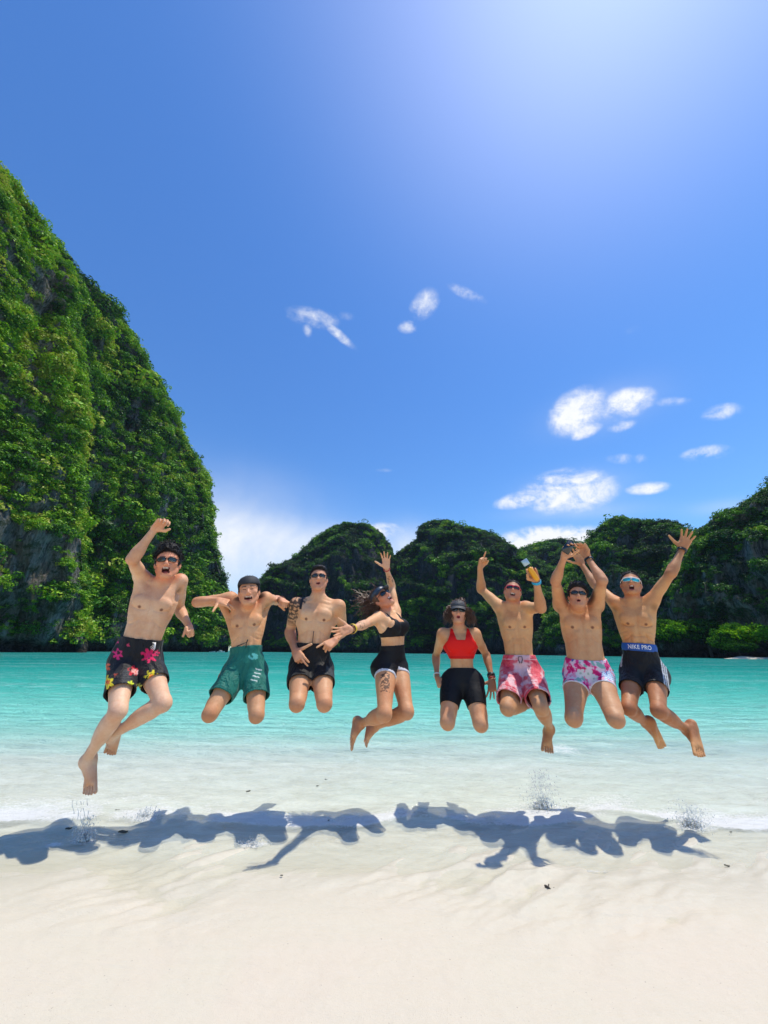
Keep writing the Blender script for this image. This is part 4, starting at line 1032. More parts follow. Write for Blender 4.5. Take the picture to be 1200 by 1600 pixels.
    # crop shade of hair roots on the scalp, stubble
    scalp = smooth01((q[:, 2] - .035) + (-.62 / .785) * (q[:, 1] - .075) + .0, .025, .04) * (q[:, 2] > -.05) * wf[:, 0]
    Cc[:] = Cc * (1 - .85 * scalp[:, None]) + np.array([.02, .015, .012]) * .85 * scalp[:, None]
    stb = sp.get('stubble', 0) * smooth01(-q[:, 2], .035, .06) * smooth01(q[:, 1], 0, .03) * (q[:, 2] > -.13) * (wf[:, 0] > .5)
    Cc[:] = Cc * (1 - stb[:, None] * .4)
    # armpit hair, nails
    for sd in 'AB':
        if sp.get('pit', 0) and sex == 'm':
            sh, el, wr = arms[sd]; blob(sh - up * .055 * S + ff * .03 * S + (el - sh) * .06, .030, (.06, .035, .02), .55, .7)
        f_, o_, s_ = legs[sd][4]; an = legs[sd][2]
        for i, (oo, L_) in enumerate(((-.033, .196), (-.0115, .195), (.0055, .188), (.0215, .178), (.0365, .166))): blob(an + (f_ * L_ + s_ * .056 + o_ * oo * 1.12) * S, .008, (.45, .28, .22), .7)
    if 'paint' in sp: sp['paint'](V, Cc, dict(lo=lo_, arms=arms, legs=legs, up=up, ff=ff, rs=rs))
    gx = float(pel[0]); gy = float(pel[1]); root = tag(empty('person', (gx, gy, 0.0)), sp['label'], 'person', 'people jumping in a row at the water edge')
    adopt(mk('body', V, Q, M['skin'], colors=Cc), root)
    PEOPLE_LOG.append((sp['label'][:34], 'torso %.2f' % lo_.L, 'sh %.2f' % np.linalg.norm(shA - shB), 'hip %.2f' % np.linalg.norm(hpA - hpB), 'head-neck %.2f' % np.linalg.norm(hc - neck),
        ' '.join('%s err %.0f,%.0f' % (k, pix(a)[0] - b[0], pix(a)[1] - b[1]) for k, a, b in [('elA', arms['A'][1], sp['armA']['el']), ('wrA', arms['A'][2], sp['armA']['wr']), ('elB', arms['B'][1], sp['armB']['el']), ('wrB', arms['B'][2], sp['armB']['wr']), ('knA', legs['A'][1], sp['legA']['kn']), ('anA', legs['A'][2], sp['legA']['an']), ('knB', legs['B'][1], sp['legB']['kn']), ('anB', legs['B'][2], sp['legB']['an'])] if abs(pix(a)[0] - b[0]) + abs(pix(a)[1] - b[1]) > 2)))
    return dict(root=root, lo=lo_, arms=arms, legs=legs, hands={h[0]: h for h in hands}, up=up, ff=ff, rs=rs, rh=rh, hc=hc, hr=hr, hf=hfv, hu=hu, HL=HL, HS=HS, S=S, torso=torso, legprims=legprims, sp=sp, hp=(hpA, hpB))

def shorts(B, top, hem, flare, mat, paint, name='swim_shorts', tight=False, wrinkle=.006, drop=0.0, topslope=0.0, crotch=.02):
    """Shorts as a hollow garment: hips and two legs, cut at the waist and at each hem."""
    lo_, S = B['lo'], B['S']; pr = []
    vox = .006
    if tight: pr = B['torso'][:1] + B['legprims']; grow = .0065
    else:
        grow = .013
        pr = [('loft', lo_, .01)]
        for sd, hp in zip('AB', B['hp']):
            kn = B['legs'][sd][1]; td = unit(kn - hp); h = hem[0] if sd == 'A' else hem[1]
            g_ = B['sp'].get('leg', 1.0)
            pr += [p_ for p_ in B['legprims'] if p_[0] == 'ell'][(0 if sd == 'A' else 1):(1 if sd == 'A' else 2)]
            pr.append(('cone', hp, hp + td * (h + .05), .084 * S * g_, (.066 * g_ + flare) * S, .03))
    pts = [lo_.center(top + .1)] + [B['hp'][i] + unit(B['legs'][s_][1] - B['hp'][i]) * (hem[i] + .06) for i, s_ in enumerate('AB')] + [B['hp'][0], B['hp'][1], lo_.pel]
    F = Field(np.min(pts, 0) - .17, np.max(pts, 0) + .17, vox); run_prims(F, pr, grow)
    sl, p = F.sub(F.lo, F.lo + F.n * vox)
    if wrinkle:
        wv = 0
        q = p[::2, ::2, ::2]; nz = fbm(np.stack([q[..., 0] * 8, q[..., 1] * 8, q[..., 2] * 3.5], -1) + B['root'].location[0] * 7, 2)
        nz = np.repeat(np.repeat(np.repeat(nz, 2, 0), 2, 1), 2, 2)[:p.shape[0], :p.shape[1], :p.shape[2]]; F.f += ((.6 - 1.7 * np.abs(nz)) * wrinkle).astype(np.float32)
    d = np.maximum(F.f, -(F.f + .009))
    t, x, y = lo_.coords(p)
    d = np.maximum(d, (t - top + topslope * np.abs(y) * (y > 0)) * lo_.L)
    dA = sd_cone(p, B['hp'][0], B['legs']['A'][1], 0, 0); dB = sd_cone(p, B['hp'][1], B['legs']['B'][1], 0, 0)
    hA, hB = B['hp']; tA = (p - hA.astype(np.float32)) @ unit(B['legs']['A'][1] - hA).astype(np.float32) - hem[0]; tB = (p - hB.astype(np.float32)) @ unit(B['legs']['B'][1] - hB).astype(np.float32) - hem[1]
    d = np.maximum(d, np.where(dA < dB, tA, tB))
    V, Q = surface_nets(d.astype(np.float32), F.lo, vox)
    # the little-used edges are softened once
    Cc = np.zeros((len(V), 3)); t, x, y = lo_.coords(V.astype(np.float32))
    dA = sd_cone(V.astype(np.float32), B['hp'][0], B['legs']['A'][1], 0, 0); dB = sd_cone(V.astype(np.float32), B['hp'][1], B['legs']['B'][1], 0, 0)
    tA = (V - hA) @ unit(B['legs']['A'][1] - hA); tB = (V - hB) @ unit(B['legs']['B'][1] - hB)
    leg = dA < dB; th = np.where(leg, hem[0] - tA, hem[1] - tB)
    pxy = project(V)
    paint(V, Cc, dict(t=t, x=x, y=y, top=top, th=th, leg=leg, px=pxy))
    o = adopt(mk(name, V, Q, mat, colors=Cc), B['root']); B['shorts'] = o
    return o
def project(V):
    v = V - CAM; f = v @ CF; return np.stack([600 + FPX * (v @ CR) / f, 800 - FPX * (v @ CU) / f], 1)

def hair_cap(B, style):
    """Short hair as a displaced cap over the scalp."""
    c, r, f, u, S = B['hc'], B['hr'], B['hf'], B['hu'], B['HS']; vox = .0045
    L = lambda x, y, z: c + (r * x + f * y + u * z) * S
    F = Field(c - .17 * S, c + .19 * S, vox); ax = np.array([r, f, u])
    th, topv, spike, line, fr = style['thick'], style.get('top', 0), style.get('spike', .004), style.get('line', .072), style.get('freq', 60)
    pr = [('ell', L(0, -.014, .036), ax, np.array([.079 + th, .099 + th, .085 + th]) * S, .01)]
    if topv: pr += [('ell', L(0, .030, .095 + topv * .3), ax, np.array([.062, .055, .022 + topv]) * S, .02), ('ell', L(0, -.02, .10 + topv * .2), ax, np.array([.066, .07, .020 + topv * .8]) * S, .02)]
    run_prims(F, pr)
    sl, p = F.sub(F.lo, F.lo + F.n * vox)
    q = (p - c.astype(np.float32)) @ ax.T.astype(np.float32) / S
    nz = perlin(p * fr + 3.3) + .5 * perlin(p * fr * 2.1)
    upw = smooth01(q[..., 2], .03, .1)
    d = F.f - spike * nz * (.4 + .9 * upw)
    wob = .010 * perlin(p * 60)
    pl = (q[..., 2] - line) * .785 - .62 * (q[..., 1] - .074) + wob
    sideb = (np.abs(q[..., 0]) > .058) & (q[..., 1] > -.01) & (q[..., 1] < .03) & (q[..., 2] > -.02)
    pl = np.where(sideb, np.maximum(pl, .004), pl)
    d = np.maximum(d, -pl * S)
    V, Q = surface_nets(d.astype(np.float32), F.lo, vox)
    adopt(mk('hair', V, Q, M[style.get('mat', 'hair_black')]), B['root'])
    rt = np.random.default_rng(int(abs(c[0]) * 1000)); G_ = Geo(); ln = style.get('tuft', .009)
    for i in range(style.get('nt', 520)):
        dq = unit(rt.normal(size=3)); dq[2] = abs(dq[2]) * (1 if rt.random() < .7 else .3)
        x_, y_, z_ = dq * [.079 + th * .7, .099 + th * .7, .085 + th * .7] + [0, -.014, .036]
        pl_ = (z_ - line) * .785 - .62 * (y_ - .074)
        if pl_ < -.004: continue
        if topv and z_ > .10: z_ += topv * .9 * (1 if y_ > -.06 else .4)
        L_ = ln * rt.uniform(.5, 1.4) * (1 + .8 * (z_ > .09)); o_ = unit(r * dq[0] + f * (dq[1] + .5 * (y_ > .03)) + u * (dq[2] + .3) + .45 * rt.normal(size=3)); st_ = L(x_, y_, z_)
        G_.tube([st_, st_ + o_ * L_ * .6 * S, st_ + unit(o_ + .5 * rt.normal(size=3)) * L_ * S], [.0026, .002, .0006], 3, False)
    if G_.n: G_.build('hair_tufts', M[style.get('mat', 'hair_black')], root=B['root'])['kind'] = 'stuff'

def glasses(B, lens, frame, w=.027, h=.017, wrap=.012, z=.010, drop=0.0, browbar=False):
    L = B['HL']; S = B['HS']; g = Geo(); n = 9
    root = B['root']; lensobjs = []
    def outline(s, k, grow):
        a = 2 * math.pi * k / 20; cx = s * .032
        ex = 2.6; ca, sa = math.cos(a), math.sin(a)
        x = cx + (w + grow) * abs(ca) ** (2 / ex) * (1 if ca > 0 else -1); zz = z + (h + grow) * abs(sa) ** (2 / ex) * (1 if sa > 0 else -1) - .10 * max(0, abs(x) - .03) - drop * abs(x)
        y = .098 - wrap * (abs(x) / .05) ** 2
        return x, y, zz
    for s in (-1, 1):
        V = []; 
        for yy in (.0012, -.0012):
            V.append(L(s * .032, .1005 - wrap * (.032 / .05) ** 2 + yy, z))
            for rr__ in (.55, 1.0):
                for k in range(20):
                    x, y, zz = outline(s, k, 0); cx = s * .032; V.append(L(cx + (x - cx) * rr__, y + yy + .002 * (1 - rr__), z + (zz - z) * rr__))
        Fc = []
        for b0, fl in ((0, False), (41, True)):
            for k in range(20):
                k2 = (k + 1) % 20; tri = [b0, b0 + 1 + k, b0 + 1 + k2]; qd = [b0 + 1 + k, b0 + 21 + k, b0 + 21 + k2, b0 + 1 + k2]
                Fc += [tri[::-1] if fl else tri, qd[::-1] if fl else qd]
        for k in range(20): k2 = (k + 1) % 20; Fc.append([21 + k, 62 + k, 62 + k2, 21 + k2])
        lensobjs.append((V, Fc))
        g.tube([L(*outline(s, k % 20, .001)) for k in range(21)], .0026 * S if not browbar else .0018 * S, 5, False)
        xo = s * (.032 + w)
        g.tube([L(xo, .098 - wrap * (abs(xo) / .05) ** 2, z + h * .35), L(s * .072, .055, z + h * .3), L(s * .080, .0, z + h * .2), L(s * .080, -.02, z - .004)], .0034 * S, 5)
    g.tube([L(-.008, .100, z + h * .35), L(0, .103, z + h * .42), L(.008, .100, z + h * .35)], .0028 * S, 5)
    if browbar: g.tube([L(x, .1005 - wrap * (abs(x) / .05) ** 2, z + h * .95 - .1 * max(0, abs(x) - .03)) for x in np.linspace(-.032 - w, .032 + w, 13)], .0042 * S, 6)
    fo = g.build('sunglasses', M[frame], root=root)
    for V, Fc in lensobjs:
        o = mk('lens', V, Fc, M[lens]); o.parent = fo
    return fo

def band(B, sd, pos, width, mat, name='wristband', rad=.033, clear=.004):
    """A strap closed round the forearm; pos along elbow-wrist."""
    sh, el, wr = B['arms'][sd]; a = unit(wr - el); c = el + (wr - el) * pos; S = B['S']
    e1 = unit(np.cross(a, [0.3, 1, .2])); e2 = np.cross(a, e1); V = []; nn = 24
    for (r_, z_) in ((rad, -width / 2), (rad + .0035, -width / 2), (rad + .0035, width / 2), (rad, width / 2)):
        for k in range(nn):
            th = 2 * math.pi * k / nn; V.append(c + (e1 * math.cos(th) + e2 * math.sin(th)) * r_ * S + a * z_)
    Fq = []
    for j in range(4):
        for k in range(nn): k2 = (k + 1) % nn; j2 = (j + 1) % 4; Fq.append([j * nn + k, j * nn + k2, j2 * nn + k2, j2 * nn + k])
    return adopt(mk(name, V, np.array(Fq), M[mat], smooth=False), B['root'])
def visor(B, mat, crown=False, brimlen=.07, tilt=0.0, backwards=False, z0=.052):
    L0 = B['HL']; S = B['HS']; sg = -1 if backwards else 1
    L = lambda x, y, z: L0(x, sg * y - (.012 if sg > 0 else .012), z)
    V = []; nn = 36; rows = 4 if not crown else 12
    for j in range(rows):
        s_ = j / (rows - 1)
        if crown: ph = s_ * math.pi / 2 * .98; rx, ry, zz = .086 * math.cos(ph) ** .72, .107 * math.cos(ph) ** .72, z0 - .004 + .078 * math.sin(ph)
        else: rx, ry, zz = .087 - .006 * s_, .108 - .008 * s_, z0 + .036 * s_
        for k in range(nn):
            th = 2 * math.pi * k / nn; V.append(L(rx * math.sin(th), ry * math.cos(th), zz + .006 * math.cos(th)))
    Fq = [[j * nn + k, j * nn + (k + 1) % nn, (j + 1) * nn + (k + 1) % nn, (j + 1) * nn + k] for j in range(rows - 1) for k in range(nn)]
    if crown: Fq.append([(rows - 1) * nn + k for k in range(nn)])
    o = mk('cap' if crown else 'visor', V, [list(f) for f in Fq], M[mat]); adopt(o, B['root'])
    sm = o.modifiers.new('thick', 'SOLIDIFY'); sm.thickness = .003
    # brim
    V = []; nb = 17
    for lay in (0, 1):
        for k in range(nb):
            th = D2R(-56 + 112 * k / (nb - 1))
            for j in range(6):
                s_ = j / 5; ex = brimlen * s_ * math.cos(th * 1.15) ** .7 if abs(th) < D2R(55) else brimlen * s_ * .12
                V.append(L(.087 * math.sin(th) * (1 + .06 * s_), .106 * math.cos(th) + ex, z0 + .004 - .010 * s_ - .016 * math.sin(th) ** 2 * s_ - .5 * tilt * s_ * brimlen - .003 * lay))
    Fq = []
    for lay in (0, 1):
        for k in range(nb - 1):
            for j in range(5):
                a = lay * nb * 6 + k * 6 + j; q = [a, a + 6, a + 7, a + 1]; Fq.append(q if lay == 0 else q[::-1])
    for k in range(nb - 1): Fq.append([k * 6 + 5, (k + 1) * 6 + 5, nb * 6 + (k + 1) * 6 + 5, nb * 6 + k * 6 + 5])
    b = mk('brim', V, Fq, M[mat]); b.parent = o
    return o

def strands(B, roots_dirs, name, mat, rad=.0035):
    g = Geo()
    for pts in roots_dirs: g.tube(pts, np.linspace(rad, rad * .35, len(pts)), 3, False)
    o = g.build(name, M[mat], root=B['root']); o['kind'] = 'stuff'; return o

def bra(B, col, zones, name='sports_bra'):
    """Crop top grown from the trunk's own surface; zones(t, x, y) is negative where there is cloth."""
    lo_ = B['lo']; bx = lo_.box(); F = Field(bx[0] - .05, bx[1] + .05, .005)
    run_prims(F, [p_ for p_ in B['torso']], .005)
    sl, p = F.sub(F.lo, F.lo + F.n * .005); t, x, y = lo_.coords(p)
    d = np.maximum(F.f, -(F.f + .009)); d = np.maximum(d, zones(t, x, y) * .3)
    V, Q = surface_nets(d.astype(np.float32), F.lo, .005)
    t, x, y = lo_.coords(V.astype(np.float32))
    return adopt(mk(name, V, Q, M['stretch'], colors=col(V, t, x, y)), B['root'])

# ------------------------------------------------------------------ the eight jumpers
TAN = (.52, .335, .215); PALE = (.64, .42, .28)
def solid(col):
    def f(V, Cc, q): Cc[:] = np.array(col)
    return f
def vcol(Cc, mask, col): Cc[mask] = np.array(col)
TO = (0, -1, 0)

# 1 - far left
def paint1(V, Cc, q):
    Cc[:] = (.010, .010, .012); px = q['px']; front = q['y'] > -.03
    nz = perlin(V * 40)
    gre = front & (np.abs(px[:, 0] - 198 + (px[:, 1] - 1060) * .12) < 7) & (px[:, 1] > 1046) & (px[:, 1] < 1082); Cc[gre] = (.030, .034, .04)
    for (cx, cy, r, n, col, c2) in ((233, 1024, 13, 7, (.72, .01, .10), (.75, .02, .14)), (184, 1022, 9, 6, (.70, .02, .16), (.70, .03, .2)), (181, 1002, 5, 5, (.7, .05, .18), (.6, .02, .1)),
                              (208, 1048, 9, 5, (.55, .01, .03), (.8, .35, .3)), (212, 1050, 5, 5, (.85, .45, .4), (.8, .2, .15)), (237, 1058, 12, 7, (.75, .62, .02), (.8, .16, .02)), (168, 1066, 11, 6, (.75, .60, .02), (.8, .12, .02)),
                              (165, 1042, 8, 5, (.75, .10, .03), (.8, .2, .02)), (204, 1068, 5, 5, (.65, .75, .03), (.6, .7, .05)), (199, 1085, 7, 3, (.70, .72, .02), (.7, .7, .02)), (217, 1072, 5, 5, (.6, .6, .1), (.6, .6, .1)), (245, 1020, 5, 5, (.6, .02, .1), (.6, .1, .2)), (181, 1055, 4, 4, (.4, .06, .03), (.4, .06, .03)), (200, 1008, 3, 4, (.6, .05, .1), (.6, .05, .1))):
        dx, dy = px[:, 0] - cx, px[:, 1] - cy; rad = np.hypot(dx, dy); an = np.arctan2(dy, dx)
        edge = r * (.45 + .55 * np.abs(np.cos(an * n / 2 + cx)) ** 1.2 + .22 * nz)
        mk_ = front & (rad < edge); Cc[mk_] = np.array(col); Cc[front & (rad < edge * .42)] = np.array(c2)
        Cc[front & (rad < edge) & (nz > .35)] = (.02, .01, .01)
P1 = dict(wx=0.93, label='shirtless man at the far left in black shorts with pink and yellow flowers, fist raised', Y=2.95, S=1.0, bulk=.95, skin=PALE, legskin=(.62, .44, .33), faceskin=(.62, .30, .20), armskin=(.60, .37, .25),
    pel=(214, 1025), neck=(250, 915, -.03), shA=(222, 903, .02), shB=(281, 908, .0), hpA=(193, 1037), hpB=(231, 1035), head=(262, 881, -.07), top=(266, 850, -.07), face=(-.05, -1, -.12), hs=1.13,
    mouth=(.021, .017), pit=1, abs=.35,
    armA=dict(el=(207, 874, -1), wr=(243, 825, -1), hd=(259, 810, -.02), n=(.6, -.5, -.6), t=(.5, -.4, -.8), pose='grip'),
    armB=dict(el=(280, 952, 1), wr=(296, 979, -1), hd=(303, 993, -.07), n=(-.8, -.2, -.1), t=(0, -.5, 1), pose='fist'),
    legA=dict(kn=(184, 1112, -1), an=(134, 1188, 1), to=(127, 1240, -1), sole=(.2, .9, -.3)),
    legB=dict(kn=(255, 1100, -1), an=(172, 1150, 1), to=(157, 1188, 1), sole=(.2, .9, .3)))
B = person(P1); B1 = B
shorts(B, .25, (.285, .235), .012, M['cloth'], paint1, wrinkle=.005)
hair_cap(B, dict(thick=.010, top=.022, spike=.011, line=.074, freq=55, tuft=.022, nt=900))
glasses(B, 'lens_green', 'frame_brown', w=.026, h=.0155)
# drawstring and white tag on the waistband
p_, f_ = B['lo'].surf(.22, .085, .012); g = Geo()
for k in range(4): g.tube([p_ + B['rs'] * (.006 * k), p_ + B['rs'] * (.006 * k + .008) + f_ * .012 - B['up'] * (.02 + .008 * k), p_ + B['rs'] * .01 * (k - 1) - B['up'] * (.04 + .006 * k) + f_ * .004], .0035, 5)
g.build('drawstring', M['print_white'], root=B['root'])

# 2 - green shorts
def paint2(V, Cc, q):
    Cc[:] = (.006, .150, .115); px = q['px']
    n = perlin(V * 30)
    Cc[(q['th'] < .022) & (q['th'] > .018)] = (.004, .10, .08)
    m_ = (np.hypot((px[:, 0] - 396) / 8, (px[:, 1] - 1026) / 5) < 1) & (n > -.1) & (q['y'] > 0); Cc[m_] = (.10, .45, .42)
    for cx, cy in ((402, 1052), (400, 1057), (397, 1063), (404, 1046)):
        Cc[(np.abs(px[:, 0] - cx) < 5) & (np.abs(px[:, 1] - cy - (px[:, 0] - cx) * .25) < .9) & (q['y'] > 0)] = (.55, .65, .62)
P2 = dict(wx=0.80, label='grinning shirtless man in dark green shorts, elbows out and fists at his shoulders', Y=3.1, S=.97, bulk=.98, skin=(.64, .39, .22), legskin=(.50, .29, .17), faceskin=(.60, .33, .22), armskin=(.60, .36, .24),
    pel=(384, 1042), neck=(387, 950, .02), shA=(360, 936, .03), shB=(415, 936, .03), hpA=(367, 1052), hpB=(399, 1052), head=(389, 925, -.10), top=(389, 898, -.10), face=(-.02, -1, -.16), hs=1.05, mouth=(.026, .0095), pit=1, abs=.3,
    armA=dict(el=(308, 941, 1), wr=(341, 938, -1), hd=(362, 944, -.03), n=(0, .6, -.7), t=(0.2, -.6, .5), pose='pistol'),
    armB=dict(el=(432, 938, 1), wr=(441, 938, -1), hd=(450, 944, -.1), n=(-.3, .3, -1), t=(-.9, -.3, .2), pose='fist'),
    legA=dict(tl=.84, kn=(328, 1116, -1), an=(350, 1066, 1), to=(360, 1052, 1)),
    legB=dict(tl=.84, kn=(401, 1118, -1), an=(397, 1056, 1), to=(396, 1042, 1)))
B = person(P2); B2 = B
shorts(B, .33, (.215, .215), .016, M['cloth'], paint2, wrinkle=.009)
hair_cap(B, dict(thick=.006, spike=.003, line=.066))
visor(B, 'cap_black', crown=True, backwards=True, z0=.058, brimlen=.05)
band(B, 'B', .86, .018, 'band_brown')
g = Geo(); p_, f_ = B['lo'].surf(.36, .01, .008); u_, r_ = B['up'], B['rs']
g.tube([p_ - r_ * .07 - u_ * .018, p_ - r_ * .03 + f_ * .01 - u_ * .004, p_ + u_ * .008 + f_ * .012, p_ - u_ * .03 + f_ * .008], .004, 5)
g.tube([p_ + f_ * .01, p_ + r_ * .012 + u_ * .03 + f_ * .015], .004, 5)
g.build('drawstring', M['cord_black'], root=B['root'])

# 3 - black shorts, tattooed shoulder
def skin3(V, Cc, q):
    sh, el, wr = q['arms']['A']; a = unit(el - sh); s_ = (V - sh) @ a; d = np.linalg.norm((V - sh) - s_[:, None] * a, axis=1)
    on = (d < .085) & (s_ > -.075) & (s_ < .175)
    ph = np.arctan2((V - sh) @ np.array([0, 1, 0]), (V - sh) @ np.array([1, 0, 0]))
    n = perlin(V * 34); pat = np.sin(s_ * 190 + 2.6 * n + ph * 2) + .8 * np.sin(ph * 9 + n * 4 + s_ * 60)
    w_ = (on & (pat > -.25)); k = smooth01(-s_, -.175, -.11)
    Cc[w_] = Cc[w_] * (1 - .86 * k[w_, None]) + np.array([.03, .035, .04]) * .86 * k[w_, None]
    Cc[on] *= .72
    bar = (np.abs(V[:, 0] - sh[0] - .055) < .010) & (V[:, 2] > sh[2] - .045) & ((V - sh) @ q['ff'] > -.03); Cc[bar] = (.02, .02, .022)
def paint3(V, Cc, q):
    Cc[:] = (.007, .007, .008); m_ = (q['x'] > .13) & (q['th'] < .10) & (q['th'] > .01); Cc[m_] = (.035, .04, .042)
P3 = dict(wx=0.90, label='tall shirtless man in plain black shorts with a tattooed shoulder, hands low', Y=3.2, S=1.03, bulk=.93, skin=(.65, .42, .255), legskin=(.52, .30, .18), faceskin=(.55, .29, .20), armskin=(.50, .28, .19),
    pel=(486, 1036), neck=(497, 938, 0), shA=(463, 945, 0), shB=(529, 948, 0), hpA=(471, 1046), hpB=(502, 1046), head=(498, 905, -.03), top=(499, 880, -.02), face=(-.02, -1, -.02), hs=.92, mouth=(.016, .0045), abs=.25, paint=skin3,
    armA=dict(el=(453, 988, .55), wr=(461, 1017, -1), hd=(468, 1028, -.05), n=(.3, .7, -.3), t=(-.2, -.5, .8), pose='pistol'),
    armB=dict(el=(536, 985, .5), wr=(524, 1001, -1), hd=(512, 1008, -.06), n=(-.2, .6, -.5), t=(-.6, -.4, .7), pose='point'),
    legA=dict(tl=.82, kn=(464, 1100, -1), an=(474, 1066, 1), to=(488, 1084, 1), sole=(0, .3, 1)),
    legB=dict(tl=.82, kn=(507, 1100, -1), an=(502, 1046, 1), to=(500, 1030, 1)))
B = person(P3, ); B3 = B
shorts(B, .30, (.175, .175), .014, M['cloth'], paint3, wrinkle=.006)
hair_cap(B, dict(thick=.004, spike=.003, line=.086, top=.006, tuft=.009, nt=600))
glasses(B, 'lens_dark', 'frame_black', w=.026, h=.0145)
g = Geo(); p_, f_ = B['lo'].surf(.30, .0, .006); u_, r_ = B['up'], B['rs']
g.tube([p_ - u_ * .02, p_ + f_ * .008 + u_ * .02, p_ + f_ * .006 + u_ * .095], .0028, 5); g.build('drawstring', M['cord_black'], root=B['root'])
band(B, 'B', .02, .012, 'band_white', 'elbow_patch', rad=.030) if False else None

# 4 - woman with visor, black top
def skin4(V, Cc, q):
    hp, kn = q['legs']['A'][0], q['legs']['A'][1]; a = unit(kn - hp); s_ = (V - hp) @ a; px = project(V); n = perlin(V * 46)
    c0 = project((hp + a * .19)[None])[0]
    on = (np.abs(px[:, 0] - c0[0]) < 7) & (s_ > .11) & (s_ < .27) & (V[:, 1] < hp[1] + .03)
    Cc[on & (np.sin(s_ * 100 + n * 5 + px[:, 0] * .4) + .8 * n > -.2)] *= np.array([.26, .28, .32])
    for sd in 'AB':
        sh, el, wr = q['arms'][sd]; c = el + (wr - el) * .45; on = (np.linalg.norm(V - c, axis=1) < .055) & (perlin(V * 50 + 3) > .12); Cc[on] *= .5
def paint4(V, Cc, q):
    Cc[:] = (.008, .008, .010); Cc[q['th'] < .020] = (.62, .62, .66)
P4 = dict(wx=0.92, paint=skin4, label='woman in black crop top and white-hemmed black shorts arching back, one arm up, hair flying', Y=3.25, S=.94, bulk=.98, sex='f', skin=(.66, .41, .235), legskin=(.52, .29, .165), faceskin=(.56, .26, .18), armskin=(.62, .40, .28), bust=.8,
    pel=(609, 1034, .02), neck=(605, 958, 0), shA=(592, 965, -.10), shB=(617, 956, .10), hpA=(602, 1044, -.05), hpB=(622, 1044, .07), turn=((.62, .72, .04), (.55, .75, .12)), bow=.045,
    head=(597, 936, -.02), top=(584, 921, .0), face=(.62, -.72, .10), hs=.98, mouth=(.019, .013), rightref=(.6, .7, 0),
    armA=dict(el=(569, 976, -1), wr=(549, 983, -1), hd=(534, 987, -.03), n=(-.2, -.9, .2), t=(0, -.2, 1), pose='spread'),
    armB=dict(el=(612, 915, 1), wr=(604, 888, -1), hd=(603, 873, -.02), n=(0, -1, .2), t=(-1, 0, 0), pose='spread'),
    legA=dict(kn=(601, 1117, -1), an=(565, 1130, 1), to=(561, 1165, -1), sole=(-.95, .3, .1)),
    legB=dict(kn=(636, 1113, -1), an=(586, 1135, 1), to=(584, 1163, -1), sole=(-.9, .4, .1)))
B = person(P4); B4 = B
shorts(B, .33, (.095, .095), .0, M['stretch'], paint4, tight=True, wrinkle=0, name='sport_shorts')
def z4(t, x, y):
    scoop = np.where(y > 0, t - (.80 + 7 * np.maximum(np.abs(x) - .038, 0)), t - (.82 + 7 * np.maximum(.0 + np.abs(x) - .03, 0)))
    arm = np.abs(x) - np.interp(t, [.45, .60, .74, .86, 1.05], [.17, .150, .108, .082, .066])
    return np.maximum(np.maximum(scoop, arm), np.maximum(.50 - t, t - 1.05))
bra(B, lambda V, t, x, y: np.array([[.008, .008, .010]]).repeat(len(V), 0), z4)
hair_cap(B, dict(thick=.007, spike=.004, line=.078, mat='hair_brown'))
visor(B, 'visor_blue', brimlen=.065, z0=.050); glasses(B, 'lens_dark', 'frame_black', w=.027, h=.017)
rs_ = np.random.default_rng(4); S_ = []
for i in range(230):
    a = rs_.uniform(-2.2, 2.2); st = B['HL'](.076 * math.sin(a), -.02 - .085 * abs(math.cos(a)), rs_.uniform(-.06, .09))
    dr = unit(np.array([-.9, .25, .12]) + .42 * rs_.normal(size=3)); Ln = rs_.uniform(.09, .21); pts = []; sd_ = unit(rs_.normal(size=3))
    for k in range(8):
        s_ = k / 7; pts.append(st + dr * Ln * s_ + sd_ * .022 * math.sin(s_ * 7 + i) * s_ + np.array([0, 0, -.06]) * s_ * s_ * rs_.uniform(.2, 1.1))
    S_.append(pts)
for i in range(3): 
    st = B['HL'](.0, -.1, .05 + .004 * i); S_.append([st + np.array([-.20 * k / 5, .02, .10 * k / 5]) * (1 + .06 * i) + .004 * rs_.normal(size=3) for k in range(6)])
strands(B, S_, 'flying_hair', 'hair_brown', .0042)
band(B, 'A', .93, .022, 'band_yellow'); band(B, 'A', .985, .008, 'band_black', rad=.031); band(B, 'B', .96, .010, 'band_red', rad=.029)

# 5 - woman in red top
P5 = dict(wx=0.76, label='woman in bright red crop top, dark cap and sunglasses, knees bent and arms down', Y=3.3, S=.94, bulk=1.02, sex='f', skin=(.58, .35, .19), legskin=(.56, .33, .20), faceskin=(.58, .31, .22), armskin=(.42, .235, .135), bust=.5, leg=1.08,
    pel=(723, 1060), neck=(718, 985, 0), shA=(692, 991, 0), shB=(742, 991, 0), hpA=(707, 1066), hpB=(737, 1066), head=(716, 957, -.03), top=(716, 935, -.02), face=(0, -1, -.05), hs=.93, mouth=(.013, .006), lip=(.45, .06, .07),
    armA=dict(el=(681, 1026, 1), wr=(683, 1058, -1), hd=(687, 1072, -.04), n=(.9, .2, 0), t=(.1, -.9, .1), pose='fist'),
    armB=dict(el=(760, 1024, 1), wr=(769, 1062, -1), hd=(769, 1080, -.02), n=(.1, .95, 0), t=(-1, 0, 0), pose='spread'),
    legA=dict(tl=.84, kn=(699, 1129, -1), an=(703, 1074, 1), to=(704, 1060, 1)),
    legB=dict(tl=.84, kn=(751, 1132, -1), an=(746, 1076, 1), to=(744, 1062, 1)))
B = person(P5); B5 = B
shorts(B, .20, (.215, .215), .0, M['stretch'], solid((.008, .008, .009)), tight=True, wrinkle=0, name='cycling_shorts', topslope=-.3)
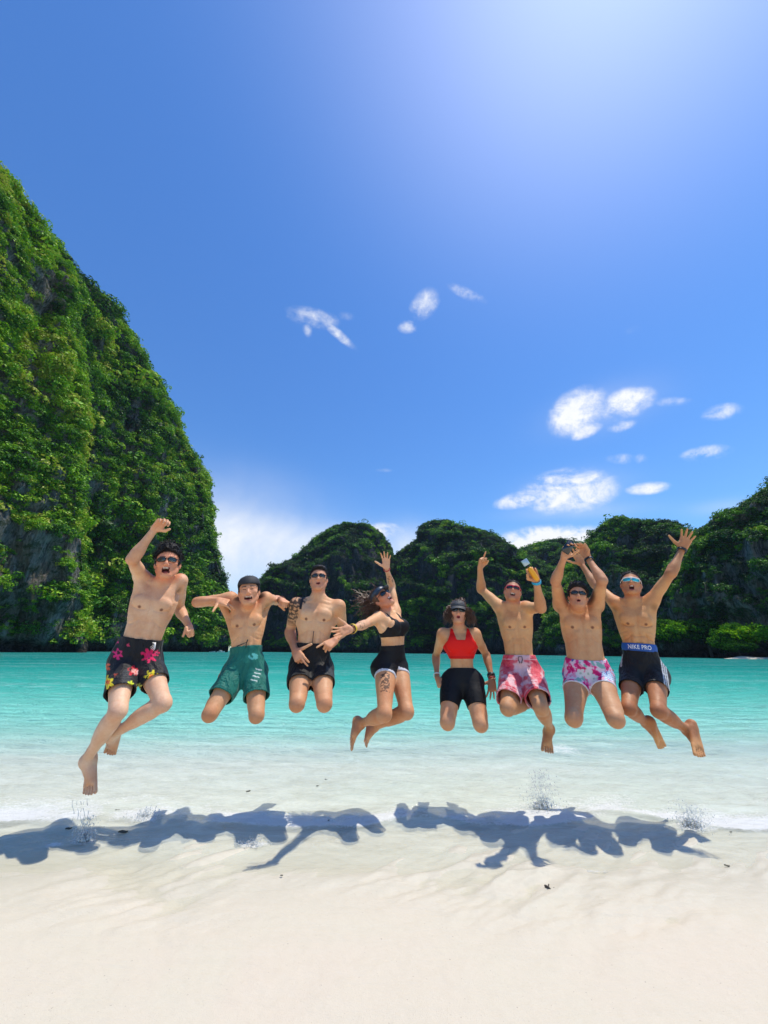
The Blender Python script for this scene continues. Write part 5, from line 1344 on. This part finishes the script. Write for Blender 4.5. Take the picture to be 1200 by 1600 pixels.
def z5(t, x, y):
    neckline = np.where(y > 0, .80 - .0 * x, .90)
    scoop = np.where(y > 0, t - (.79 + 9 * np.maximum(np.abs(x) - .035, 0)), t - .93)
    arm = np.abs(x) - np.interp(t, [.45, .66, .78, .9, 1.05], [.17, .150, .112, .092, .078])
    low = .40 - t
    return np.maximum(np.maximum(np.minimum(scoop, 3), arm), np.maximum(low, t - 1.04))
def c5(V, t, x, y):
    c = np.array([[.80, .010, .006]]).repeat(len(V), 0); c[(t < .455)] = (.62, .006, .006); return c
bra(B, c5, z5)
hair_cap(B, dict(thick=.010, spike=.006, line=.074, mat='hair_brown'))
visor(B, 'cap_grey', crown=True, brimlen=.042, z0=.045, tilt=.9); glasses(B, 'lens_dark', 'frame_black', w=.029, h=.017)
S_ = []
for i in range(300):
    s_n = -1 if i % 2 else 1; a = rs_.uniform(.6, 2.4); st = B['HL'](s_n * .080 * math.sin(a), .085 * math.cos(a) - .01, rs_.uniform(-.02, .05))
    out_ = B['hr'] * s_n * rs_.uniform(.15, 1.0) * (1.3 if s_n > 0 else 1) - B['hf'] * rs_.uniform(-.1, .5); Ln = rs_.uniform(.06, .125); pts = []; ph = rs_.uniform(0, 6)
    for k in range(9):
        s_ = k / 8; pts.append(st + out_ * .062 * (s_ ** .7) + np.array([0, 0, -1]) * Ln * s_ * .9 + (B['hr'] * math.sin(s_ * 9 + ph) + B['hf'] * math.cos(s_ * 8 + ph)) * .018 * s_ ** .5 + np.array([0, 0, .03]) * math.sin(s_ * 3.0))
    S_.append(pts)
strands(B, S_, 'wavy_hair', 'hair_brown', .0038)
g = Geo(); g.ball(B['HL'](.035, -.055, .125), .030 * B['S'], 10, 8)
for i in range(26): a = rs_.normal(size=3); a = unit(a); c = B['HL'](.035, -.055, .125); g.tube([c + a * .026, c + a * .036 + .006 * rs_.normal(size=3), c + unit(a + .4 * rs_.normal(size=3)) * .042], [.003, .003, .001], 3)
g.build('hair_bun', M['hair_brown'], root=B['root'])
band(B, 'A', .93, .010, 'band_white', rad=.030); band(B, 'B', .84, .024, 'band_black', 'wristwatch', rad=.031); band(B, 'B', .97, .008, 'band_red', rad=.029)
# small white tick-shaped emblem on the strap and black strap of the cap string
def tick(B, t, x, size, mat='print_white', name='logo'):
    lo_ = B['lo']; n = 13; V = []
    for k in range(n):
        s_ = k / (n - 1); xx = (s_ - .3) * size; yc = size * (.55 * (s_ - .22) ** 2 + .10 * s_) - .02 * size; th = size * .17 * math.sin(math.pi * min(1, s_ * 1.15 + .12)) ** 1.0 * (1 - s_) ** .7 + .0006
        for sg in (1, -1): p_, f_ = lo_.surf(t, x + xx, .0165); V.append(p_ + lo_.up * (yc + sg * th * .5))
    o = mk(name, V, grid_faces(n, 2), M[mat]); adopt(o, B['root']); sm = o.modifiers.new('t', 'SOLIDIFY'); sm.thickness = .002; return o
tick(B, .865, .064, .032)

# 6 - pink board shorts, holds float grip with camera
def paint6(V, Cc, q):
    n1 = fbm(np.stack([V[:, 0] * 8 + V[:, 2] * 5, V[:, 2] * 9 - V[:, 0] * 6, V[:, 1] * 6], 1), 3); n2 = fbm(V * 22 + 4, 3)
    w_ = smooth01(n1 + .35 * n2, -.12, .42)[:, None]; Cc[:] = np.array([.72, .085, .115]) * (1 - w_) + np.array([.80, .50, .50]) * w_
    w2 = smooth01(n2 - .5 * n1, .25, .6)[:, None]; Cc[:] = Cc * (1 - w2) + np.array([.60, .03, .06]) * w2
    Cc[(q['th'] < .030) & (q['th'] > .025)] = (.80, .55, .55)
    Cc[(q['top'] - q['t'] < .075) & (q['top'] - q['t'] > .062)] = (.80, .45, .45)
    ot = (np.abs(q['x']) > .155) & (n2 > -.2); Cc[ot] = Cc[ot] * .5 + np.array([.8, .62, .62]) * .5
    Cc[(q['px'][:, 0] > 850) & (q['px'][:, 1] > 1088) & (q['px'][:, 1] < 1097) & (n2 > -.1)] = (.06, .05, .2)
P6 = dict(wx=0.76, label='shouting shirtless man in pink tie-dye board shorts holding up an orange camera grip', Y=3.25, S=.97, bulk=.95, skin=(.60, .36, .18), legskin=(.46, .27, .15), faceskin=(.50, .25, .17), armskin=(.50, .28, .16),
    pel=(813, 1042), neck=(803, 952, 0), shA=(783, 950, 0), shB=(822, 950, .0), hpA=(800, 1053), hpB=(829, 1053), wide=1.08, head=(801, 924, -.03), top=(802, 902, -.01), face=(0, -1, .02), hs=.90, mouth=(.021, .010), pit=1, abs=.5,
    armA=dict(el=(752, 921, 1), wr=(750, 888, -1), hd=(753, 873, -.03), n=(.7, -.6, .1), t=(.6, -.4, .5), pose='point'),
    armB=dict(el=(845, 950, -1), wr=(838, 908, -1), hd=(831, 893, -.02), n=(-.35, -.9, -.1), t=(-.8, .1, -.3), pose='grip'),
    legA=dict(kn=(793, 1107, -1), an=(831, 1099, 1), to=(848, 1092, 1), sole=(0, .8, .5)),
    legB=dict(kn=(845, 1106, -1), an=(859, 1138, 1), to=(861, 1165, -1), sole=(.1, .9, -.1)))
B = person(P6); B6 = B
shorts(B, .20, (.335, .335), .016, M['cloth'], paint6, wrinkle=.008, name='board_shorts')
hair_cap(B, dict(thick=.003, spike=.002, line=.086, tuft=.006, nt=700))
glasses(B, 'lens_dark', 'frame_red', w=.030, h=.017, browbar=True, wrap=.016)
band(B, 'B', .97, .022, 'band_blue', rad=.032)
g = Geo(); p_, f_ = B['lo'].surf(.17, -.005, .016); u_, r_ = B['up'], B['rs']
for s in (-1, 1): g.tube([p_, p_ + r_ * .014 * s + f_ * .006, p_ + r_ * .016 * s - u_ * .022, p_ + r_ * .006 * s - u_ * .05 + f_ * .003], .0030, 5)
g.build('drawstring', M['cord_black'], root=B['root'])
# the float grip with its small camera, held in the hand: a thing of its own
sd, wr, hc_, (hh_, nn_, tt_), el = B['hands']['B']
a0 = P(839, 905, hc_[1] - .012); a1 = P(819, 876, hc_[1] - .02); ax = unit(a1 - a0)
root = tag(empty('camera_grip', a0), 'orange floating hand grip with a small clear-cased camera held by the man in pink shorts', 'camera grip')
g = Geo(); g.tube([a0 + ax * k for k in (-.012, -.004, .02, .05, .075, .095, .105)], [.010, .017, .020, .0205, .020, .017, .012], 16); g.build('float_handle', M['grip_orange'], root=root)
e1 = unit(np.cross(ax, [0, -1, 0])); e2 = np.cross(ax, e1); g = Geo(); g.tube([a0 + ax * .104, a0 + ax * .125], .008, 10); g.build('mount', M['black_plastic'], root=root)
g = Geo(); g.box(a0 + ax * .150, (ax, e1, e2), (.024, .024, .012)); cs = g.build('camera_housing', M['plastic_clear'], root=root, smooth=False); bv = cs.modifiers.new('b', 'BEVEL'); bv.width = .003; bv.segments = 2
g = Geo(); g.tube([a0 + ax * .155 + e2 * .011 * s for s in (1.0, 1.9)], .010, 14); 
lens_o = g.build('camera_lens', M['black_plastic']); lens_o.parent = cs

# 7 - floral briefs, holds phone
def paint7(V, Cc, q):
    px = q['px']; Cc[:] = (.74, .58, .66)
    n = fbm(V * 20 + 2, 3); n2 = fbm(V * 34 + 9, 3); n3 = fbm(V * 16 + 30, 2)
    Cc[n > -.02] = (.74, .05, .26); Cc[(n > .28)] = (.55, .01, .12); Cc[n2 > .38] = (.75, .30, .42); Cc[(n3 > .33) & (n < .1)] = (.22, .42, .38); Cc[(n3 < -.42) & (n < .1)] = (.10, .12, .35)
    for cx, cy, r in ((907, 1052, 8), (919, 1053, 8.5), (928, 1060, 7)):
        dx, dy = px[:, 0] - cx, px[:, 1] - cy; rad = np.hypot(dx, dy); an = np.arctan2(dy, dx); ed = r * (.62 + .38 * np.abs(np.cos(2.5 * an + cx)))
        Cc[(rad < ed) & (q['y'] > 0)] = (.66, .62, .62); Cc[(rad < r * .22) & (q['y'] > 0)] = (.35, .42, .36)
    m_ = (px[:, 0] > 940) & (np.abs(px[:, 1] - 1056) < 8) & (n2 < .3); Cc[m_] = (.72, .76, .84); Cc[m_ & (np.sin(px[:, 1] * 2 + px[:, 0]) > .5)] = (.12, .35, .62)
    Cc[(q['th'] < .008)] = (.78, .74, .76)
P7 = dict(wx=0.80, label='stocky shirtless man in tight pink floral briefs holding a black phone overhead', Y=3.15, S=.97, bulk=1.1, limb=.97, leg=1.08, belly=.02, skin=(.58, .335, .175), legskin=(.50, .295, .175), faceskin=(.52, .28, .19), armskin=(.52, .30, .19),
    pel=(917, 1047), neck=(903, 953, .03), shA=(876, 946, .02), shB=(931, 946, .02), hpA=(901, 1057), hpB=(935, 1057), head=(903, 932, -.10), top=(902, 909, -.09), face=(-.02, -1, -.22), hs=.92, mouth=(.014, .006), pit=1, abs=0,
    armA=dict(el=(868, 908, -1), wr=(881, 872, -1), hd=(885, 858, -.02), n=(.45, -.8, 0), t=(.9, -.1, 0), pose='claw'),
    armB=dict(el=(941, 907, -1), wr=(919, 873, 1), hd=(911, 860, .02), n=(-.8, -.5, -.1), t=(-.3, -.7, .1), pose='relax'),
    legA=dict(kn=(896, 1123, -1), an=(901, 1118, 1), to=(909, 1139, 1), sole=(.1, 1, 0)),
    legB=dict(kn=(962, 1124, -1), an=(952, 1070, 1), to=(948, 1056, 1)))
B = person(P7); B7 = B
shorts(B, .20, (.155, .155), .0, M['stretch'], paint7, tight=True, wrinkle=0, name='swim_briefs', topslope=.5)
hair_cap(B, dict(thick=.009, top=.016, spike=.006, line=.074, freq=45, tuft=.014, nt=700))
glasses(B, 'lens_dark', 'frame_black', w=.028, h=.016)
band(B, 'B', .93, .020, 'band_black', 'wristwatch', rad=.034)
sd, wr, hc_, (hh_, nn_, tt_), el = B['hands']['A']; c_ = P(888, 855, hc_[1] - .015)
root = tag(empty('phone', c_), 'black smartphone gripped above the head of the man in floral briefs', 'phone')
ua = unit(np.array([.62, -.05, .78])); ra = unit(np.cross(ua, [0, -1, .05])); na_ = np.cross(ra, ua)
g = Geo(); g.box(c_, (ra, ua, na_), (.032, .058, .0045)); o = g.build('phone_case', M['black_plastic'], root=root, smooth=False); bv = o.modifiers.new('b', 'BEVEL'); bv.width = .004; bv.segments = 3
g = Geo(); g.box(c_ + na_ * (.0052 if na_[1] < 0 else -.0052), (ra, ua, na_), (.0285, .054, .0006)); g.build('screen', M['lens_dark'], root=root, smooth=False)

# 8 - blue waistband with lettering, one arm up
def paint8(V, Cc, q):
    Cc[:] = (.007, .007, .008)
    ang = q['x']; side = (q['x'] > .118) & (q['y'] > -.05) & (q['th'] > .012)
    px = q['px']
    for k in (0, 4.0, 8.0):
        lx = 1031.5 + (px[:, 1] - 1022) * .155 + k * .72
        Cc[(np.abs(px[:, 0] - lx) < .85) & (px[:, 1] > 1026) & (px[:, 1] < 1080) & (q['y'] > -.06)] = (.62, .64, .66)
    Cc[(np.abs(px[:, 0] - 971 + (px[:, 1] - 1030) * .06) < 1.3) & (px[:, 1] > 1022) & (px[:, 1] < 1042) & (q['y'] > -.06)] = (.5, .5, .52)
P8 = dict(wx=0.80, label='lean shirtless man in black shorts with a lettered blue waistband, arm flung up', Y=3.15, S=1.0, bulk=.92, leg=.86, limb=.93, skin=(.58, .33, .155), legskin=(.36, .17, .085), faceskin=(.46, .22, .13), armskin=(.46, .25, .14),
    pel=(1003, 1045), neck=(989, 945, .0), shA=(963, 943, 0), shB=(1016, 941, 0), hpA=(988, 1052), hpB=(1024, 1052), head=(986, 913, -.02), top=(984, 888, -.0), face=(.0, -1, .03), hs=.95, mouth=(.015, .018), pit=1, abs=1.2,
    armA=dict(el=(930, 914, 1), wr=(909, 882, 1), hd=(902, 868, .0), n=(-.2, -.9, 0), t=(-.9, 0, .3), pose='spread'),
    armB=dict(el=(1051, 892, -1), wr=(1066, 858, 1), hd=(1071, 845, -.02), n=(0, -.7, .7), t=(-1, 0, .1), pose='spread'),
    legA=dict(kn=(982, 1108, -1), an=(1008, 1128, 1), to=(1020, 1163, 1), sole=(.3, -.9, .1)),
    legB=dict(kn=(1029, 1112, -1), an=(1073, 1140, 1), to=(1080, 1184, -1), sole=(.2, -1, .1)))
B = person(P8); B8 = B
shorts(B, .27, (.20, .20), .008, M['cloth'], paint8, wrinkle=.004)
hair_cap(B, dict(thick=.003, spike=.002, line=.084, tuft=.006, nt=700))
glasses(B, 'lens_mirror', 'frame_white', w=.031, h=.017, browbar=True, wrap=.016)
band(B, 'B', .95, .020, 'band_black', rad=.032)
# elastic waistband, its lettering bent round the body
lo_ = B['lo']; V = []; nn = 64; rows_ = (.255, .275, .30, .33, .36, .372)
for t in rows_:
    w_, d_ = lo_.wd(t); r_, f_ = lo_.frame(t); c_ = lo_.center(t); off = .0135 if t < .36 else .008
    for k in range(nn):
        th = 2 * math.pi * k / nn; cs_, sn_ = math.sin(th), math.cos(th); q = (abs(cs_) ** 2.35 + abs(sn_) ** 2.35) ** (-1 / 2.35)
        V.append(c_ + r_ * cs_ * q * (w_ + off) + f_ * sn_ * q * (d_ + off))
Fq = [[j * nn + k, j * nn + (k + 1) % nn, (j + 1) * nn + (k + 1) % nn, (j + 1) * nn + k] for j in range(len(rows_) - 1) for k in range(nn)]
M['waist_blue'] = simple('waist_blue', (.010, .085, .36), .6, var=.25, scale=60)
wb = adopt(mk('waistband', V, np.array(Fq), M['waist_blue']), B['root']); sm = wb.modifiers.new('t', 'SOLIDIFY'); sm.thickness = .003; sm.offset = -1
fc = bpy.data.curves.new('lettering', 'FONT'); fc.body = 'NIKE PRO'; fc.size = .049; fc.extrude = .0008; fc.offset = .0008; fc.space_character = 1.08; fc.align_x = 'CENTER'; fc.align_y = 'CENTER'
to_ = bpy.data.objects.new('lettering', fc); COL.objects.link(to_)
me = bpy.data.meshes.new_from_object(to_.evaluated_get(bpy.context.evaluated_depsgraph_get())); bpy.data.objects.remove(to_); bpy.data.curves.remove(fc)
co = np.zeros(len(me.vertices) * 3); me.vertices.foreach_get('co', co); co = co.reshape(-1, 3); co[:, 0] *= .98
out_ = []
for x_, y_, z_ in co:
    p_, f_ = lo_.surf(.312, x_ * .72 - .004, .0160 + z_); out_.append(p_ + lo_.up * y_ * .92)
me.vertices.foreach_set('co', np.array(out_).ravel()); me.materials.clear(); me.materials.append(M['print_white']); me.update()
lt = bpy.data.objects.new('lettering', me); COL.objects.link(lt); lt.parent = wb
for l_ in PEOPLE_LOG: print('PERSON', *l_)

# ------------------------------------------------------------------ splashes and drips
m, t, out = mat_new('water_drops')
gl = t.add('ShaderNodeBsdfGlossy', {'Color': (1, 1, 1, 1), 'Roughness': 0.12}); tr = t.add('ShaderNodeBsdfTransparent', {'Color': (.96, .98, .98, 1)}); df0 = t.add('ShaderNodeBsdfDiffuse', {'Color': (.95, .95, .95, 1)}); tl0 = t.add('ShaderNodeBsdfTranslucent', {'Color': (.9, .92, .92, 1)}); df = t.add('ShaderNodeMixShader', {0: .6, 1: df0.outputs[0], 2: tl0.outputs[0]})
fr = t.add('ShaderNodeFresnel', {'IOR': 1.45})
s1 = t.add('ShaderNodeMixShader', {0: .42, 1: tr.outputs[0], 2: df.outputs[0]}); s2 = t.add('ShaderNodeMixShader', {0: t.math('MULTIPLY', fr.outputs[0], .35), 1: s1.outputs[0], 2: gl.outputs[0]})
t.l.new(s2.outputs[0], out.inputs[0]); M['drops'] = m
M['foam'] = simple('foam', (.78, .78, .75), .6, var=.08, scale=60, bump=.4)
def ground_at(px, py):
    d = ray(px, py); return CAM + d * (-CAM[2] / d[2])
def splash(label, px, py, wid, hgt, n, seed, drips=None, jets=14):
    r = np.random.default_rng(seed); c = ground_at(px, py); g = Geo()
    ico = [(0, 0, 1), (.89, 0, .45), (.28, .85, .45), (-.72, .53, .45), (-.72, -.53, .45), (.28, -.85, .45), (0, 0, -1)]
    icf = [[0, 1, 2], [0, 2, 3], [0, 3, 4], [0, 4, 5], [0, 5, 1], [6, 2, 1], [6, 3, 2], [6, 4, 3], [6, 5, 4], [6, 1, 5]]
    ico = np.array(ico)
    for i in range(n):
        h = hgt * r.random() ** 1.25; s_ = .0013 + .0042 * r.random() ** 2.5
        p_ = c + np.array([r.normal() * wid * (.75 - .4 * h / hgt), r.normal() * wid * .5, h]); g.add(p_ + ico * s_ * [1, 1, 1 + r.random()], icf)
    for i in range(jets):        # thrown beads of water along short arcs
        a = r.uniform(0, 6.28); L_ = wid * r.uniform(.3, 1.3); H_ = hgt * r.uniform(.15, .55); m_ = r.integers(5, 12)
        for k in range(m_):
            s_ = (k + r.random() * .6) / m_; p_ = c + np.array([math.cos(a) * L_ * s_, math.sin(a) * L_ * s_ * .6, H_ * 4 * s_ * (1 - s_ * .85) * .6]) + .003 * r.normal(size=3)
            q_ = (.0022 + .0045 * r.random() ** 2) * (1.15 - .6 * s_); g.add(p_ + ico * q_ * [1, 1, 1 + .8 * r.random()], icf)
    for (x0, y0, x1, y1, Yt) in (drips or []):
        a0 = P(x0, y0, Yt); a1 = P(x1, y1, Yt) ; pts = []; ph = r.uniform(0, 6)
        for k in range(26):
            s_ = k / 25; pts.append(a0 * (1 - s_) + a1 * s_ + np.array([math.sin(s_ * 16 + ph) * .0035, math.cos(s_ * 11 + ph) * .003, 0]))
        rad = np.array([.0014 + .0016 * max(0, math.sin(k * 1.3 + ph)) for k in range(26)])
        cut = [0] + sorted(r.choice(np.arange(3, 24), 4, replace=False).tolist()) + [25]
        for a_, b_ in zip(cut[:-1], cut[1:]):
            if b_ - a_ >= 3: g.tube(pts[a_:b_ - 1], rad[a_:b_ - 1], 5)
    g2 = Geo()        # white frothy crown where the water was hit
    for i in range(int(70 + wid * 900) if wid < .069 or wid > .09 else 0):
        a = r.uniform(0, 6.28); q_ = wid * .55 * (.35 + .65 * r.random()); hh_ = .035 * r.random() ** 2
        g2.add(c + np.array([math.cos(a) * q_ * 1.3, math.sin(a) * q_ * .7, hh_]) + ico * (.003 + .007 * r.random() ** 2) * [1, 1, .8 + r.random()], icf)
    if g2.n: og = g2.build('splash_froth', M['foam']); og['kind'] = 'stuff'; og['label'] = 'white froth of the ' + label
    o = g.build('water_splash', M['drops']); o['kind'] = 'stuff'; o['label'] = label
toeY = B1['legs']['A'][3][1]
splash('drips and splash under the pointed foot of the left man', 131, 1313, .05, .12, 380, 1, [(114, 1250, 115, 1312, toeY), (121, 1250, 122, 1318, toeY), (126, 1252, 128, 1322, toeY), (131, 1252, 130, 1320, toeY), (137, 1248, 138, 1316, toeY)], 45)
splash('splash rising below the foot of the man in pink shorts', 848, 1262, .10, .24, 1100, 2, None, 36)
splash('splash under the bare foot at the far right', 1082, 1290, .11, .12, 700, 3, None, 40)
splash('small splash right of the left man foot', 226, 1278, .08, .05, 350, 4, None, 36)
splash('fine spray at the wavelet near centre', 396, 1318, .07, .02, 160, 5, None, 8)

# ------------------------------------------------------------------ flotsam on sand and water, each its own thing
def leafbit(px, py, size, rot, label, cat='leaf'):
    c = ground_at(px, py); zz = max(float(seabed(c[0], c[1])), WL) + .004; a = np.array([math.cos(rot), math.sin(rot), 0]); b_ = np.array([-math.sin(rot), math.cos(rot), 0]); V = []; n = 8
    for k in range(n):
        s_ = k / (n - 1); w_ = .32 * size * math.sin(math.pi * min(.97, s_ * .9 + .06)) ** .8; lift = .25 * size * (s_ - .5) ** 2 + .05 * size * math.sin(6 * s_)
        for j in (-1, -.5, 0, .5, 1): V.append([*(a * (s_ - .5) * size + b_ * w_ * j)[:2], lift + .12 * size * j * j + .001])
    o = mk('fallen_leaf', V, grid_faces(n, 5), M['dead_leaf']); o.location = (c[0], c[1], zz + .001); tag(o, label, cat, 'dark leaf bits washed up on the shore')
    sm = o.modifiers.new('t', 'SOLIDIFY'); sm.thickness = .0015
for a in ((192, 1301, .055, .2, 'largest dark leaf lying in the shadow right of the left splash'), (107, 1295, .035, .5, 'dark leaf just left of the drips under the far left foot'), (183, 1266, .028, .6, 'small leaf above the shadow, right of the far left foot'),
          (388, 1237, .045, 1.2, 'round dark leaf on pale water below the man in green shorts'), (401, 1178, .05, .1, 'dark leaf floating below the right knee of the man in green shorts'), (200, 1178, .045, .9, 'dark leaf floating right of the left man bare feet'),
          (440, 1368, .014, .3, 'tiny dark speck of leaf alone on the smooth sand left of centre'), (516, 1283, .035, .1, 'leaf inside the shadow of the man in plain black shorts'), (510, 1218, .03, .4, 'leaf on shallow water below and left of the barefoot woman'),
          (496, 1228, .022, .8, 'small leaf on the water above the shadow, left of centre'), (1142, 1300, .018, .4, 'dark pebble-like leaf bit right of the far right splash'), (1136, 1353, .025, -.3, 'thin leaf bit on sand at lower right edge')): leafbit(*a)
def twig(pts, rad, label):
    W_ = [ground_at(*p_) for p_ in pts]; c = W_[0].copy(); g = Geo(); Q = []
    for i, p_ in enumerate(W_): Q.append([p_[0] - c[0], p_[1] - c[1], .008 + .006 * math.sin(i * 2.1)])
    g.tube(Q, [rad * (1 - .5 * i / (len(Q) - 1)) for i in range(len(Q))], 6)
    g.tube([Q[1], [Q[1][0] + .012, Q[1][1] + .02, .015]], rad * .5, 5)
    o = g.build('twig', M['twig']); o.location = (c[0], c[1], float(seabed(c[0], c[1])) + .001); tag(o, label, 'twig', 'twigs on the sand')
twig([(852, 1386), (857, 1390), (862, 1391), (866, 1389)], .006, 'short curved dark twig on the bare sand right of centre')
twig([(1119, 1273), (1128, 1279), (1138, 1285), (1147, 1289)], .005, 'long thin stick in the foam at the far right')

# ------------------------------------------------------------------ thin sea air that cools the far hills
m = bpy.data.materials.new('sea_air'); m.use_nodes = True; t = NT(m.node_tree); t.n.clear(); out = t.add('ShaderNodeOutputMaterial')
v = t.add('ShaderNodeVolumePrincipled', {'Color': (.55, .74, 1, 1), 'Density': 0.00007, 'Anisotropy': 0.1}); t.l.new(v.outputs[0], out.inputs['Volume'])
g = Geo(); g.box([0, 0, 118], np.eye(3), (2700, 2700, 132)); hz_ = g.build('haze', m, smooth=False); hz_['kind'] = 'stuff'
